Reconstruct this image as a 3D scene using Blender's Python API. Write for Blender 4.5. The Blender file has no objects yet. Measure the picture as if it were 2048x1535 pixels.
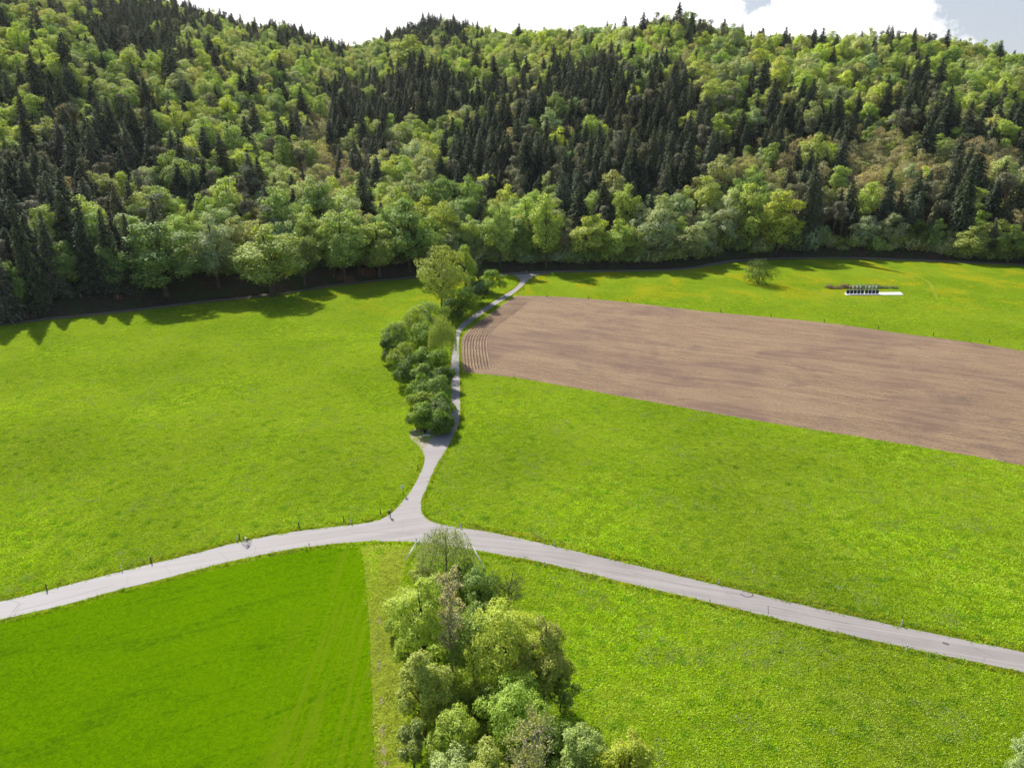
import bpy, bmesh, math, random
import numpy as np
from mathutils import Vector, Matrix, noise as mnoise

C = bpy.context.scene
COL = C.collection
R = math.radians

# ------------------------------------------------------------------ camera
CAMH = 77.0; PITCH = R(21.0); F = 1430.0
cam_d = bpy.data.cameras.new('camera'); cam = bpy.data.objects.new('camera', cam_d); COL.objects.link(cam)
cam.location = (0, 0, CAMH); cam.rotation_euler = (math.pi/2 - PITCH, 0, 0)
cam_d.sensor_width = 36; cam_d.lens = F/2048*36; cam_d.clip_end = 12000; cam_d.clip_start = 0.5
C.camera = cam
# ------------------------------------------------------------------ sky and sun
SUN_EL = R(42); SUN_AZ = R(32)          # azimuth measured to the left of the view direction
w = bpy.data.worlds.new('World'); C.world = w; w.use_nodes = True
nt = w.node_tree; N = nt.nodes; L = nt.links; N.clear()
def wn(t, **k):
    n = N.new(t)
    for a, b in k.items(): setattr(n, a, b)
    return n
out = wn('ShaderNodeOutputWorld'); bgs = wn('ShaderNodeBackground'); bgc = wn('ShaderNodeBackground')
sky = wn('ShaderNodeTexSky'); sky.sky_type = 'NISHITA'; sky.sun_disc = False
sky.sun_elevation = SUN_EL; sky.sun_rotation = -SUN_AZ; sky.air_density = 1.0; sky.dust_density = 1.5
L.new(sky.outputs[0], bgs.inputs[0]); bgs.inputs[1].default_value = 0.10
tc = wn('ShaderNodeTexCoord')
mp = wn('ShaderNodeMapping'); mp.inputs['Scale'].default_value = (1, 1, 2.2); mp.inputs['Location'].default_value = (0.37, 0.1, 0.2)
L.new(tc.outputs['Generated'], mp.inputs['Vector'])
cn = wn('ShaderNodeTexNoise'); cn.inputs['Scale'].default_value = 3.2; cn.inputs['Detail'].default_value = 7; cn.inputs['Roughness'].default_value = 0.55
L.new(mp.outputs[0], cn.inputs['Vector'])
# cloud bank stands in the north (ahead), thinning upwards and towards the east
sep = wn('ShaderNodeSeparateXYZ'); L.new(tc.outputs['Generated'], sep.inputs[0])
def wm(op, a, b=None):
    m = wn('ShaderNodeMath', operation=op)
    for i, v in enumerate((a, b)):
        if v is None: continue
        if isinstance(v, (int, float)): m.inputs[i].default_value = v
        else: L.new(v, m.inputs[i])
    return m.outputs[0]
cov = wm('ADD', cn.outputs['Fac'], wm('MULTIPLY', sep.outputs['Y'], 0.42))
cov = wm('SUBTRACT', cov, wm('MULTIPLY', sep.outputs['Z'], 0.62))
cov = wm('SUBTRACT', cov, wm('MULTIPLY', sep.outputs['X'], 0.36))
def gap(d, r, amt):
    global cov
    wv = wn('ShaderNodeTexNoise'); wv.inputs['Scale'].default_value = 14; wv.inputs['Detail'].default_value = 6; wv.inputs['Roughness'].default_value = 0.65; L.new(tc.outputs['Generated'], wv.inputs['Vector'])
    sc_ = wn('ShaderNodeVectorMath', operation='MULTIPLY_ADD'); L.new(wv.outputs['Color'], sc_.inputs[0]); sc_.inputs[1].default_value = (r*2.6,)*3
    of_ = wn('ShaderNodeVectorMath', operation='SUBTRACT'); L.new(tc.outputs['Generated'], of_.inputs[0]); of_.inputs[1].default_value = (r*1.3,)*3; L.new(of_.outputs[0], sc_.inputs[2])
    vd = wn('ShaderNodeVectorMath', operation='DISTANCE'); L.new(sc_.outputs[0], vd.inputs[0]); vd.inputs[1].default_value = d
    g_ = wn('ShaderNodeMapRange'); g_.interpolation_type = 'SMOOTHSTEP'; L.new(vd.outputs['Value'], g_.inputs[0]); g_.inputs[1].default_value = r; g_.inputs[2].default_value = 0.0; g_.inputs[3].default_value = 0.0; g_.inputs[4].default_value = amt
    cov = wm('SUBTRACT', cov, g_.outputs[0])
gap((0.282, 0.952, 0.122), 0.030, 0.42); gap((0.530, 0.842, 0.09), 0.085, 0.26); gap((0.43, 0.89, 0.14), 0.04, 0.18)
cr = wn('ShaderNodeValToRGB'); cr.color_ramp.elements[0].position = 0.54; cr.color_ramp.elements[1].position = 0.69
L.new(cov, cr.inputs[0])
bgc.inputs[0].default_value = (1.0, 0.99, 0.985, 1); bgc.inputs[1].default_value = 1.05
mx = wn('ShaderNodeMixShader'); L.new(cr.outputs[0], mx.inputs[0]); L.new(bgs.outputs[0], mx.inputs[1]); L.new(bgc.outputs[0], mx.inputs[2])
thin = wn('ShaderNodeMix', data_type='RGBA'); L.new(sky.outputs[0], thin.inputs[6]); thin.inputs[7].default_value = (3.7, 4.0, 4.7, 1)   # thin high veil in the north
tr_ = wn('ShaderNodeMapRange'); L.new(sep.outputs['Y'], tr_.inputs[0]); tr_.inputs[1].default_value = 0.45; tr_.inputs[2].default_value = 0.8; tr_.inputs[4].default_value = 0.75; L.new(tr_.outputs[0], thin.inputs[0])
L.new(thin.outputs[2], bgs.inputs[0])
L.new(mx.outputs[0], out.inputs['Surface'])

sd = bpy.data.lights.new('sun', 'SUN'); sun = bpy.data.objects.new('sun', sd); COL.objects.link(sun)
sd.energy = 5.0; sd.angle = R(0.5); sd.color = (1.0, 0.955, 0.88)
SUNDIR = Vector((-math.sin(SUN_AZ)*math.cos(SUN_EL), math.cos(SUN_AZ)*math.cos(SUN_EL), math.sin(SUN_EL)))
sun.rotation_euler = SUNDIR.to_track_quat('Z', 'Y').to_euler(); sun.location = (-200, 200, 400)
C.view_settings.view_transform = 'Standard'; C.view_settings.look = 'None'
C.view_settings.exposure = 0.6; C.view_settings.gamma = 1
C.render.engine = 'CYCLES'
C.cycles.max_bounces = 6; C.cycles.diffuse_bounces = 4; C.cycles.transmission_bounces = 4
C.cycles.transparent_max_bounces = 8; C.cycles.volume_bounces = 0

# ------------------------------------------------------------------ helpers
cp, sp_ = math.cos(PITCH), math.sin(PITCH)
def G(px, py, z=0.0):
    """pixel of the photograph (2048 wide) -> point at height z"""
    u = (px-1024)/F; v = (767-py)/F
    dx, dy, dz = u, cp + v*sp_, -sp_ + v*cp
    t = (z-CAMH)/dz
    return Vector((dx*t, dy*t, z))
def P(x, y, z):
    zr = z-CAMH; c = y*cp - zr*sp_
    if c < 1: return (-9999, -9999, c)
    return (1024+F*x/c, 767-F*(y*sp_+zr*cp)/c, c)
def top_height(base, py_top):
    """height a thing standing at base needs so that its top shows at row py_top"""
    v = (767-py_top)/F
    return CAMH + base[1]*(-sp_+v*cp)/(cp+v*sp_)

def tag(o, label=None, cat=None, group=None, kind=None):
    if label: o['label'] = label
    if cat: o['category'] = cat
    if group: o['group'] = group
    if kind: o['kind'] = kind
    return o
def empty(name, loc=(0, 0, 0), rz=0.0, s=1.0):
    o = bpy.data.objects.new(name, None); COL.objects.link(o)
    o.location = loc; o.rotation_euler = (0, 0, rz); o.scale = (s, s, s); o.empty_display_size = 0.3
    return o
def mesh_np(name, v, f, mat=None):
    """v (n,3), f (m,k) all faces k-gons"""
    v = np.asarray(v, dtype=np.float32); f = np.asarray(f, dtype=np.int32)
    me = bpy.data.meshes.new(name)
    me.vertices.add(len(v)); me.vertices.foreach_set('co', v.ravel())
    k = f.shape[1]
    me.loops.add(f.size); me.loops.foreach_set('vertex_index', f.ravel())
    me.polygons.add(len(f)); me.polygons.foreach_set('loop_start', np.arange(0, f.size, k, dtype=np.int32))
    me.polygons.foreach_set('loop_total', np.full(len(f), k, dtype=np.int32))
    me.update(calc_edges=True)
    if mat: me.materials.append(mat)
    return me
def link(name, me, parent=None, loc=None):
    o = bpy.data.objects.new(name, me); COL.objects.link(o)
    if parent: o.parent = parent
    if loc is not None: o.location = loc
    return o
class MB:
    """collects shapes into one mesh"""
    def __init__(s): s.v = []; s.f = []
    def add(s, vs, fs):
        n = len(s.v); s.v += [tuple(p) for p in vs]; s.f += [tuple(i+n for i in f) for f in fs]; return s
    def box(s, c, d, rz=0, m=None):
        hx, hy, hz = d[0]/2, d[1]/2, d[2]/2
        vs = [Vector((x, y, z)) for x in (-hx, hx) for y in (-hy, hy) for z in (-hz, hz)]
        M = Matrix.Rotation(rz, 4, 'Z') if m is None else m
        vs = [M @ p + Vector(c) for p in vs]
        return s.add(vs, [(0, 1, 3, 2), (4, 6, 7, 5), (0, 4, 5, 1), (2, 3, 7, 6), (0, 2, 6, 4), (1, 5, 7, 3)])
    def tube(s, pts, rads, seg=8, cap=True):
        pts = [Vector(p) for p in pts]; rings = []
        if isinstance(rads, (int, float)): rads = [rads]*len(pts)
        for i, p in enumerate(pts):
            d = (pts[min(i+1, len(pts)-1)] - pts[max(i-1, 0)])
            d = d.normalized() if d.length > 1e-6 else Vector((0, 0, 1))
            a = d.cross(Vector((0, 0, 1)) if abs(d.z) < 0.9 else Vector((1, 0, 0))).normalized(); b = d.cross(a)
            rings.append([p + (a*math.cos(2*math.pi*k/seg) + b*math.sin(2*math.pi*k/seg))*rads[i] for k in range(seg)])
        vs = [q for r in rings for q in r]; fs = []
        for i in range(len(pts)-1):
            for k in range(seg):
                fs.append((i*seg+k, i*seg+(k+1) % seg, (i+1)*seg+(k+1) % seg, (i+1)*seg+k))
        if cap: fs += [tuple(range(seg))[::-1], tuple((len(pts)-1)*seg+k for k in range(seg))]
        return s.add(vs, fs)
    def ring(s, c, r, t, ax, seg=20):
        """torus about axis ax"""
        ax = Vector(ax).normalized(); a = ax.cross(Vector((0, 0, 1))).normalized(); b = ax.cross(a); c = Vector(c)
        vs = []; fs = []
        for i in range(seg):
            q = a*math.cos(2*math.pi*i/seg)+b*math.sin(2*math.pi*i/seg)
            for k in range(5):
                e = 2*math.pi*k/5; vs.append(c+q*(r+t*math.cos(e))+ax*t*math.sin(e))
        for i in range(seg):
            for k in range(5):
                j = (i+1) % seg; l = (k+1) % 5; fs.append((i*5+k, j*5+k, j*5+l, i*5+l))
        return s.add(vs, fs)
    def build(s, name, mat, parent=None, smooth=False):
        me = bpy.data.meshes.new(name); me.from_pydata(s.v, [], s.f); me.materials.append(mat)
        bm = bmesh.new(); bm.from_mesh(me); bmesh.ops.recalc_face_normals(bm, faces=bm.faces); bm.to_mesh(me); bm.free()
        if smooth: me.polygons.foreach_set('use_smooth', [True]*len(me.polygons))
        return link(name, me, parent)

# ------------------------------------------------------------------ materials
class NT:
    def __init__(s, name):
        s.m = bpy.data.materials.new(name); s.m.use_nodes = True; s.t = s.m.node_tree
        s.b = s.t.nodes['Principled BSDF']; s.o = s.t.nodes['Material Output']
        s.b.inputs['Roughness'].default_value = 0.85; s.b.inputs['Specular IOR Level'].default_value = 0.12
    def n(s, t, ins=None, **k):
        n = s.t.nodes.new(t)
        for a, b in k.items(): setattr(n, a, b)
        if ins:
            for i, v in ins.items(): s.set(n.inputs[i], v)
        return n
    def set(s, sock, v):
        if hasattr(v, 'links') or isinstance(v, bpy.types.NodeSocket): s.t.links.new(v, sock)
        else: sock.default_value = v
    def pos(s): return s.n('ShaderNodeNewGeometry').outputs['Position']
    def map(s, vec, scale=(1, 1, 1), rz=0, loc=(0, 0, 0)):
        m = s.n('ShaderNodeMapping', {'Vector': vec}); m.inputs['Scale'].default_value = scale
        m.inputs['Rotation'].default_value = (0, 0, rz); m.inputs['Location'].default_value = loc; return m.outputs[0]
    def noise(s, vec, scale, detail=3, rough=0.5, dist=0.0):
        return s.n('ShaderNodeTexNoise', {'Vector': vec, 'Scale': scale, 'Detail': detail, 'Roughness': rough, 'Distortion': dist}).outputs['Fac']
    def ramp(s, f, stops, interp='LINEAR'):
        r = s.n('ShaderNodeValToRGB', {0: f}); e = r.color_ramp; e.interpolation = interp
        while len(e.elements) < len(stops): e.elements.new(0.5)
        for el, (p, c) in zip(e.elements, stops):
            el.position = p; el.color = (c, c, c, 1) if isinstance(c, (int, float)) else (*c, 1)
        return r.outputs[0]
    def mix(s, f, a, b, mode='MIX'):
        m = s.n('ShaderNodeMix', data_type='RGBA', blend_type=mode)
        s.set(m.inputs[0], f); 
        for i, v in ((6, a), (7, b)): s.set(m.inputs[i], (*v, 1) if isinstance(v, tuple) and len(v) == 3 else v)
        return m.outputs[2]
    def math(s, op, a, b=0.0, c=None):
        m = s.n('ShaderNodeMath', operation=op); s.set(m.inputs[0], a); s.set(m.inputs[1], b)
        if c is not None: s.set(m.inputs[2], c)
        return m.outputs[0]
    def bump(s, h, strength=1.0, dist=0.1):
        b = s.n('ShaderNodeBump', {'Height': h, 'Strength': strength, 'Distance': dist}); return b.outputs[0]
    def fin(s, col, normal=None, rough=None):
        s.set(s.b.inputs['Base Color'], (*col, 1) if isinstance(col, tuple) else col)
        if normal is not None: s.set(s.b.inputs['Normal'], normal)
        if rough is not None: s.set(s.b.inputs['Roughness'], rough)
        return s.m
def simple(name, col, rough=0.7, var=0.25, scale=3.0, metal=0.0):
    s = NT(name); o = s.n('ShaderNodeTexCoord').outputs['Object']
    f = s.noise(o, scale, 4, 0.6)
    a = tuple(c*(1-var) for c in col); b = tuple(min(1, c*(1+var)) for c in col)
    s.b.inputs['Metallic'].default_value = metal
    return s.fin(s.mix(f, a, b), rough=rough)

def grass_mat(name, dark, mid, lit, yellow=None, yamt=0.0, ymask=None, glint=0.35, big=0.35, bump=1.0, speck=0.4, tuft=1.0, rows=None):
    s = NT(name); p = s.pos(); s.b.inputs['Specular IOR Level'].default_value = 0.0
    n_big = s.noise(p, 0.035, 5, 0.6, 0.6)
    n_med = s.noise(p, 0.22, 5, 0.6, 0.4)
    n_tuft = s.noise(s.map(p, (1, 1, 1)), 0.95*tuft, 5, 0.72, 0.8)
    n_fine = s.noise(p, 3.4*tuft, 4, 0.7)
    n_leaf = s.noise(p, 11.0, 2, 0.6)
    h = s.math('ADD', s.math('MULTIPLY', n_tuft, 0.6), s.math('MULTIPLY', n_fine, 0.4))
    col = s.ramp(h, [(0.40, dark), (0.5, mid), (0.60, lit)])
    col = s.mix(s.math('MULTIPLY', s.ramp(n_med, [(0.42, 0.0), (0.62, 1.0)]), big), col, s.mix(0.5, dark, mid))
    col = s.mix(s.math('MULTIPLY', s.ramp(n_big, [(0.4, 0.0), (0.6, 1.0)]), big), col, lit)
    # grey glints on seed heads and broad leaves, mixed into the colour
    f = s.math('MULTIPLY', s.ramp(s.noise(p, 0.5, 4, 0.7, 0.5), [(0.5, 0.0), (0.68, 1.0)]), s.ramp(n_fine, [(0.5, 0.0), (0.62, 1.0)]))
    col = s.mix(s.math('MULTIPLY', f, glint), col, (0.20, 0.27, 0.12))
    sp = s.ramp(n_leaf, [(0.66, 0.0), (0.74, 1.0)])
    col = s.mix(s.math('MULTIPLY', sp, speck), col, (0.36, 0.42, 0.14))
    if yellow:
        ym = s.math('MULTIPLY', s.ramp(s.noise(s.map(p, (1, 0.8, 1)), 0.05, 5, 0.65, 0.5), [(0.50, 0.0), (0.60, 1.0)]), s.ramp(s.noise(p, 0.9, 4, 0.75), [(0.40, 0.0), (0.6, 1.0)]))
        if ymask == 'far':
            y = s.n('ShaderNodeSeparateXYZ', {0: p}).outputs['Y']
            ym = s.math('MULTIPLY', ym, s.ramp(s.math('DIVIDE', y, 400.0), [(0.66, 0.06), (0.82, 1.0)]))
        col = s.mix(s.math('MULTIPLY', ym, yamt), col, yellow)
    if rows:
        wv = s.n('ShaderNodeTexWave', {'Vector': s.map(p, rz=rows[0]), 'Scale': rows[1], 'Distortion': 1.2, 'Detail': 2.0, 'Detail Scale': 0.4})
        col = s.mix(s.math('MULTIPLY', wv.outputs['Fac'], rows[2]), col, lit)
    if name == 'young_crop':
        q = s.map(p, rz=R(-24)); st = s.noise(s.map(q, (0.045, 0.30, 1)), 1.0, 6, 0.75, 1.2)
        br = s.noise(p, 0.9, 4, 0.75, 0.6)
        dk = s.math('MULTIPLY', s.ramp(st, [(0.53, 0.0), (0.62, 1.0)]), s.ramp(br, [(0.40, 0.0), (0.56, 1.0)]))
        col = s.mix(s.math('MULTIPLY', dk, 0.6), col, (0.035, 0.105, 0.003))
        x = s.n('ShaderNodeSeparateXYZ', {0: p}).outputs['X']; edge = s.ramp(s.math('DIVIDE', s.math('ADD', x, 100.0), 100.0), [(0.62, 0.0), (0.70, 1.0)])
        vs_ = s.noise(s.map(p, (1.1, 0.05, 1)), 1.0, 3, 0.6)
        col = s.mix(s.math('MULTIPLY', s.math('MULTIPLY', edge, s.ramp(vs_, [(0.48, 0.0), (0.58, 1.0)])), 0.6), col, (0.150, 0.230, 0.006))
        col = s.mix(s.math('MULTIPLY', s.ramp(s.noise(p, 0.35, 4, 0.7), [(0.66, 0.0), (0.76, 1.0)]), 0.5), col, (0.20, 0.20, 0.05))
        n_fine = s.noise(p, 5.5, 4, 0.8)
    nb = s.bump(s.math('ADD', n_tuft, s.math('MULTIPLY', n_fine, 0.5)), 1.0, 0.75*bump)
    return s.fin(col, nb, 0.8)

M_meadow = grass_mat('meadow_grass', (0.095, 0.180, 0.003), (0.192, 0.300, 0.009), (0.262, 0.362, 0.018), yellow=(0.50, 0.37, 0.008), yamt=0.7, ymask='far', big=0.6, bump=1.5, glint=0.55)
M_crop = grass_mat('young_crop', (0.060, 0.140, 0.0003), (0.100, 0.215, 0.0003), (0.150, 0.270, 0.0006), glint=0.03, big=0.25, speck=0.05, bump=0.55, tuft=1.7)
M_strip = grass_mat('strip_grass', (0.150, 0.210, 0.012), (0.235, 0.300, 0.022), (0.300, 0.350, 0.04), glint=0.2, big=0.3, speck=0.3)
M_verge = grass_mat('verge_grass', (0.060, 0.105, 0.010), (0.140, 0.185, 0.014), (0.20, 0.24, 0.02), yellow=(0.36, 0.30, 0.02), yamt=0.8, glint=0.2, bump=1.2)

def soil_mat(name, rz, stripe=1.0, band_from_uv=False):
    s = NT(name); p = s.pos()
    if band_from_uv:
        uv = s.n('ShaderNodeUVMap').outputs[0]
        wv = s.n('ShaderNodeTexWave', {'Vector': uv, 'Scale': 2.6, 'Distortion': 2.2, 'Detail': 3.0, 'Detail Scale': 1.0, 'Detail Roughness': 0.7}); wv.bands_direction = 'X'
        rows = wv.outputs['Fac']; fine = s.noise(s.map(uv, (6, 0.35, 1)), 1.0, 4, 0.7)
    else:
        q = s.map(p, rz=rz)
        rows = s.noise(s.map(q, (0.10, 1.5, 1)), 1.0, 6, 0.85, 0.15)
        fine = s.noise(s.map(q, (1.0, 3.6, 1)), 1.0, 5, 0.85)
    clod = s.noise(p, 2.2, 5, 0.75); patch = s.noise(s.map(p, (1, 1, 1), rz), 0.028, 5, 0.62, 0.8)
    soil = s.ramp(clod, [(0.3, (0.115, 0.076, 0.056)), (0.55, (0.200, 0.140, 0.108)), (0.75, (0.275, 0.205, 0.160))])
    straw = s.mix(s.math('MULTIPLY', s.ramp(s.math('MULTIPLY', s.math('ADD', rows, fine), 0.5), [(0.45, 0.0), (0.58, 1.0)]), 0.78*stripe), soil, (0.40, 0.305, 0.175))
    dark = s.ramp(s.math('MULTIPLY', rows, 1.0), [(0.32, 1.0), (0.45, 0.0)])
    col = s.mix(s.math('MULTIPLY', dark, 0.35), straw, (0.110, 0.072, 0.052))
    col = s.mix(s.math('MULTIPLY', s.ramp(patch, [(0.48, 0.0), (0.60, 1.0)]), 0.62), col, (0.165, 0.112, 0.094))
    bandn = s.noise(s.map(s.map(p, rz=rz), (0.02, 0.16, 1)), 1.0, 5, 0.75, 0.6)
    col = s.mix(s.math('MULTIPLY', s.ramp(bandn, [(0.46, 0.0), (0.56, 1.0)]), 0.5), col, s.mix(0.5, col, (0.42, 0.33, 0.20)))
    col = s.mix(s.math('MULTIPLY', s.ramp(fine, [(0.36, 1.0), (0.47, 0.0)]), 0.5), col, (0.125, 0.085, 0.070))
    col = s.mix(s.math('MULTIPLY', s.ramp(s.noise(s.map(p, (1, 1, 1), rz, (50, 20, 0)), 0.06, 4, 0.6, 0.5), [(0.60, 0.0), (0.70, 1.0)]), 0.5), col, (0.135, 0.105, 0.095))
    col = s.mix(1.0, col, (1.06, 0.99, 0.95), 'MULTIPLY')
    nb = s.bump(s.math('ADD', clod, s.math('MULTIPLY', rows, 0.9)), 1.0, 0.45)
    return s.fin(col, nb, 0.95)

def asphalt_mat():
    s = NT('pale_asphalt'); p = s.pos()
    big = s.noise(p, 0.12, 4, 0.6, 0.4); grit = s.noise(p, 9.0, 4, 0.7)
    col = s.ramp(big, [(0.35, (0.262, 0.240, 0.230)), (0.65, (0.305, 0.284, 0.274))])
    uv = s.n('ShaderNodeUVMap').outputs[0]
    tr = s.noise(s.map(uv, (1.3, 0.02, 1)), 1.0, 3, 0.6)
    col = s.mix(s.math('MULTIPLY', s.ramp(tr, [(0.45, 0.0), (0.6, 1.0)]), 0.55), col, (0.37, 0.352, 0.345))
    col = s.mix(s.math('MULTIPLY', s.ramp(grit, [(0.3, 1.0), (0.5, 0.0)]), 0.35), col, (0.20, 0.18, 0.175))
    xx = s.n('ShaderNodeSeparateXYZ', {0: p}).outputs['X']
    age = s.ramp(s.math('DIVIDE', s.math('ADD', s.math('ADD', xx, 110.0), s.math('MULTIPLY', big, 25.0)), 160.0), [(0.15, 1.0), (0.85, 0.0)])
    col = s.mix(s.math('MULTIPLY', age, 0.6), s.mix(1.0, col, (0.90, 0.885, 0.88), 'MULTIPLY'), (0.40, 0.385, 0.39))
    # fine cracks and tar joints
    vo = s.n('ShaderNodeTexVoronoi', {'Vector': s.map(p, (0.16, 0.16, 0.16)), 'Scale': 1.0}, feature='DISTANCE_TO_EDGE')
    wob = s.ramp(s.noise(p, 0.2, 3), [(0.5, 0.0), (0.6, 1.0)])
    col = s.mix(s.math('MULTIPLY', s.math('MULTIPLY', s.ramp(vo.outputs['Distance'], [(0.0, 1.0), (0.012, 0.0)]), wob), 0.55), col, (0.15, 0.14, 0.14))
    return s.fin(col, s.bump(grit, 0.5, 0.01), 0.7)
M_asph = asphalt_mat()
M_soil = soil_mat('ploughed_soil', R(25.6)); M_head = soil_mat('headland_soil', 0, 0.6, True)

def floor_mat():
    s = NT('forest_floor'); p = s.pos()
    a = s.noise(p, 0.5, 6, 0.7); b = s.noise(p, 0.09, 4, 0.6)
    col = s.ramp(a, [(0.35, (0.028, 0.022, 0.014)), (0.6, (0.075, 0.055, 0.036))])
    col = s.mix(s.math('MULTIPLY', s.ramp(b, [(0.45, 0.0), (0.6, 1.0)]), 0.7), col, (0.035, 0.062, 0.012))
    return s.fin(col, s.bump(a, 1.0, 0.4), 0.95)
M_floor = floor_mat()
def gravel_mat(name, c0, c1, edge=False):
    s = NT(name); p = s.pos(); a = s.noise(p, 1.1, 6, 0.75); g = s.noise(p, 14, 3, 0.7)
    col = s.mix(s.ramp(a, [(0.35, 0.0), (0.65, 1.0)]), c0, c1)
    return s.fin(s.mix(s.math('MULTIPLY', g, 0.3), col, (0.2, 0.17, 0.14)), s.bump(g, 0.6, 0.02), 0.9)
M_gravel = gravel_mat('pale_gravel', (0.25, 0.20, 0.15), (0.38, 0.33, 0.28))
M_track = gravel_mat('track_gravel', (0.12, 0.10, 0.075), (0.20, 0.175, 0.14))
M_red = gravel_mat('red_earth', (0.22, 0.075, 0.035), (0.13, 0.06, 0.035))
M_dirt = gravel_mat('bare_dirt', (0.17, 0.13, 0.085), (0.24, 0.19, 0.12))
M_crack = simple('tar_seam', (0.10, 0.095, 0.095), 0.8, 0.2)
M_white = simple('white_plastic', (0.85, 0.85, 0.85), 0.5, 0.06)
M_black = simple('black_plastic', (0.02, 0.02, 0.022), 0.5, 0.2)
M_wood = simple('weathered_wood', (0.13, 0.095, 0.065), 0.9, 0.35, 9)
M_paint = simple('grey_painted_wood', (0.42, 0.42, 0.42), 0.7, 0.15)
M_pale = simple('fresh_wood', (0.52, 0.36, 0.17), 0.8, 0.15)
M_zinc = simple('galvanised_steel', (0.55, 0.57, 0.58), 0.45, 0.08, metal=0.3)
M_conc = simple('white_concrete', (0.70, 0.69, 0.70), 0.8, 0.08)
M_panel = simple('dark_blue_panel', (0.03, 0.03, 0.055), 0.35, 0.3)
M_refl = simple('grey_sign_symbol', (0.30, 0.30, 0.31), 0.6, 0.05)
M_skin = simple('skin', (0.50, 0.30, 0.21), 0.6, 0.06)
M_cloth_black = simple('black_cloth', (0.012, 0.012, 0.014), 0.9, 0.3)
M_neon = simple('white_and_lime_cloth', (0.62, 0.75, 0.36), 0.8, 0.1)
M_hair = simple('dark_hair', (0.02, 0.015, 0.01), 0.7, 0.2)
M_cap = simple('white_cap_cloth', (0.6, 0.6, 0.58), 0.8, 0.1)
M_rubber = simple('tyre_rubber', (0.018, 0.018, 0.018), 0.8, 0.2)
M_blue = simple('blue_frame_paint', (0.05, 0.09, 0.25), 0.35, 0.1)

def bark_mat(name, c0, c1):
    s = NT(name); o = s.n('ShaderNodeTexCoord').outputs['Object']
    a = s.noise(s.map(o, (6, 6, 1.0)), 1.0, 5, 0.7)
    return s.fin(s.mix(s.ramp(a, [(0.3, 0.0), (0.7, 1.0)]), c0, c1), s.bump(a, 1.0, 0.08), 0.95)
M_bark = bark_mat('grey_bark', (0.045, 0.035, 0.025), (0.12, 0.095, 0.07))
M_pinebark = bark_mat('pine_bark', (0.07, 0.045, 0.03), (0.20, 0.115, 0.07))
M_birch = bark_mat('twig_bark', (0.22, 0.19, 0.15), (0.42, 0.37, 0.29))

def foliage_mat(name, trans, var=0.45, alpha_hint=0):
    """leaf colour comes from the tree's own 'tint'; every leaf cluster differs a little"""
    s = NT(name)
    at = s.n('ShaderNodeAttribute', attribute_name='tint', attribute_type='INSTANCER').outputs['Color']
    rnd = s.n('ShaderNodeNewGeometry').outputs['Random Per Island']
    k = s.math('ADD', s.math('MULTIPLY', rnd, var*2), 1-var)
    kc = s.n('ShaderNodeCombineColor', {0: k, 1: k, 2: k}).outputs[0]
    col = s.mix(1.0, at, kc, 'MULTIPLY')
    o = s.n('ShaderNodeTexCoord').outputs['Object']
    n = s.noise(o, 0.55, 4, 0.65)
    col = s.mix(s.math('MULTIPLY', s.ramp(n, [(0.45, 0.0), (0.62, 1.0)]), 0.30), col, s.mix(1.0, col, (1.35, 1.12, 0.75), 'MULTIPLY'))
    d = s.n('ShaderNodeBsdfDiffuse', {'Color': col}); tcol = s.mix(1.0, col, (1.35, 1.35, 0.55), 'MULTIPLY')
    t = s.n('ShaderNodeBsdfTranslucent', {'Color': tcol})
    g = s.n('ShaderNodeBsdfGlossy', {'Color': (0.8, 0.85, 0.9, 1), 'Roughness': 0.5})
    m1 = s.n('ShaderNodeMixShader', {0: trans, 1: d.outputs[0], 2: t.outputs[0]})
    m2 = s.n('ShaderNodeMixShader', {0: 0.018 if trans > 0.3 else 0.010, 1: m1.outputs[0], 2: g.outputs[0]})
    s.t.nodes.remove(s.b); s.t.links.new(m2.outputs[0], s.o.inputs['Surface'])
    return s.m
M_leaf = foliage_mat('leaves', 0.36, 0.48); M_needle = foliage_mat('needles', 0.12, 0.6)

# ------------------------------------------------------------------ terrain
EDGE_MEADOW = [(-700, 730), (-100, 660), (0, 651), (84, 641), (150, 634), (267, 622), (400, 606), (480, 598), (560, 589), (672, 572), (750, 563), (830, 556), (900, 553), (1000, 550),
               (1100, 545), (1300, 542), (1380, 538), (1440, 528), (1500, 521), (1640, 517), (1800, 520), (2048, 531), (2200, 540), (2800, 570)]
EDGE_TREES = [(-700, 700), (-100, 640), (0, 630), (60, 618), (110, 596), (250, 590), (335, 580), (480, 574), (600, 560), (720, 547), (820, 540), (900, 538), (1000, 535), (1200, 533), (1300, 533),
              (1400, 526), (1450, 515), (1640, 509), (1800, 511), (1950, 521), (2048, 524), (2200, 534), (2800, 560)]
def curve_a(pts):
    q = [G(*p) for p in pts]; return np.array([v.x/v.y for v in q]), np.array([v.y for v in q])
EA, EY = curve_a(EDGE_MEADOW); TA, TY = curve_a(EDGE_TREES)
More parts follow.
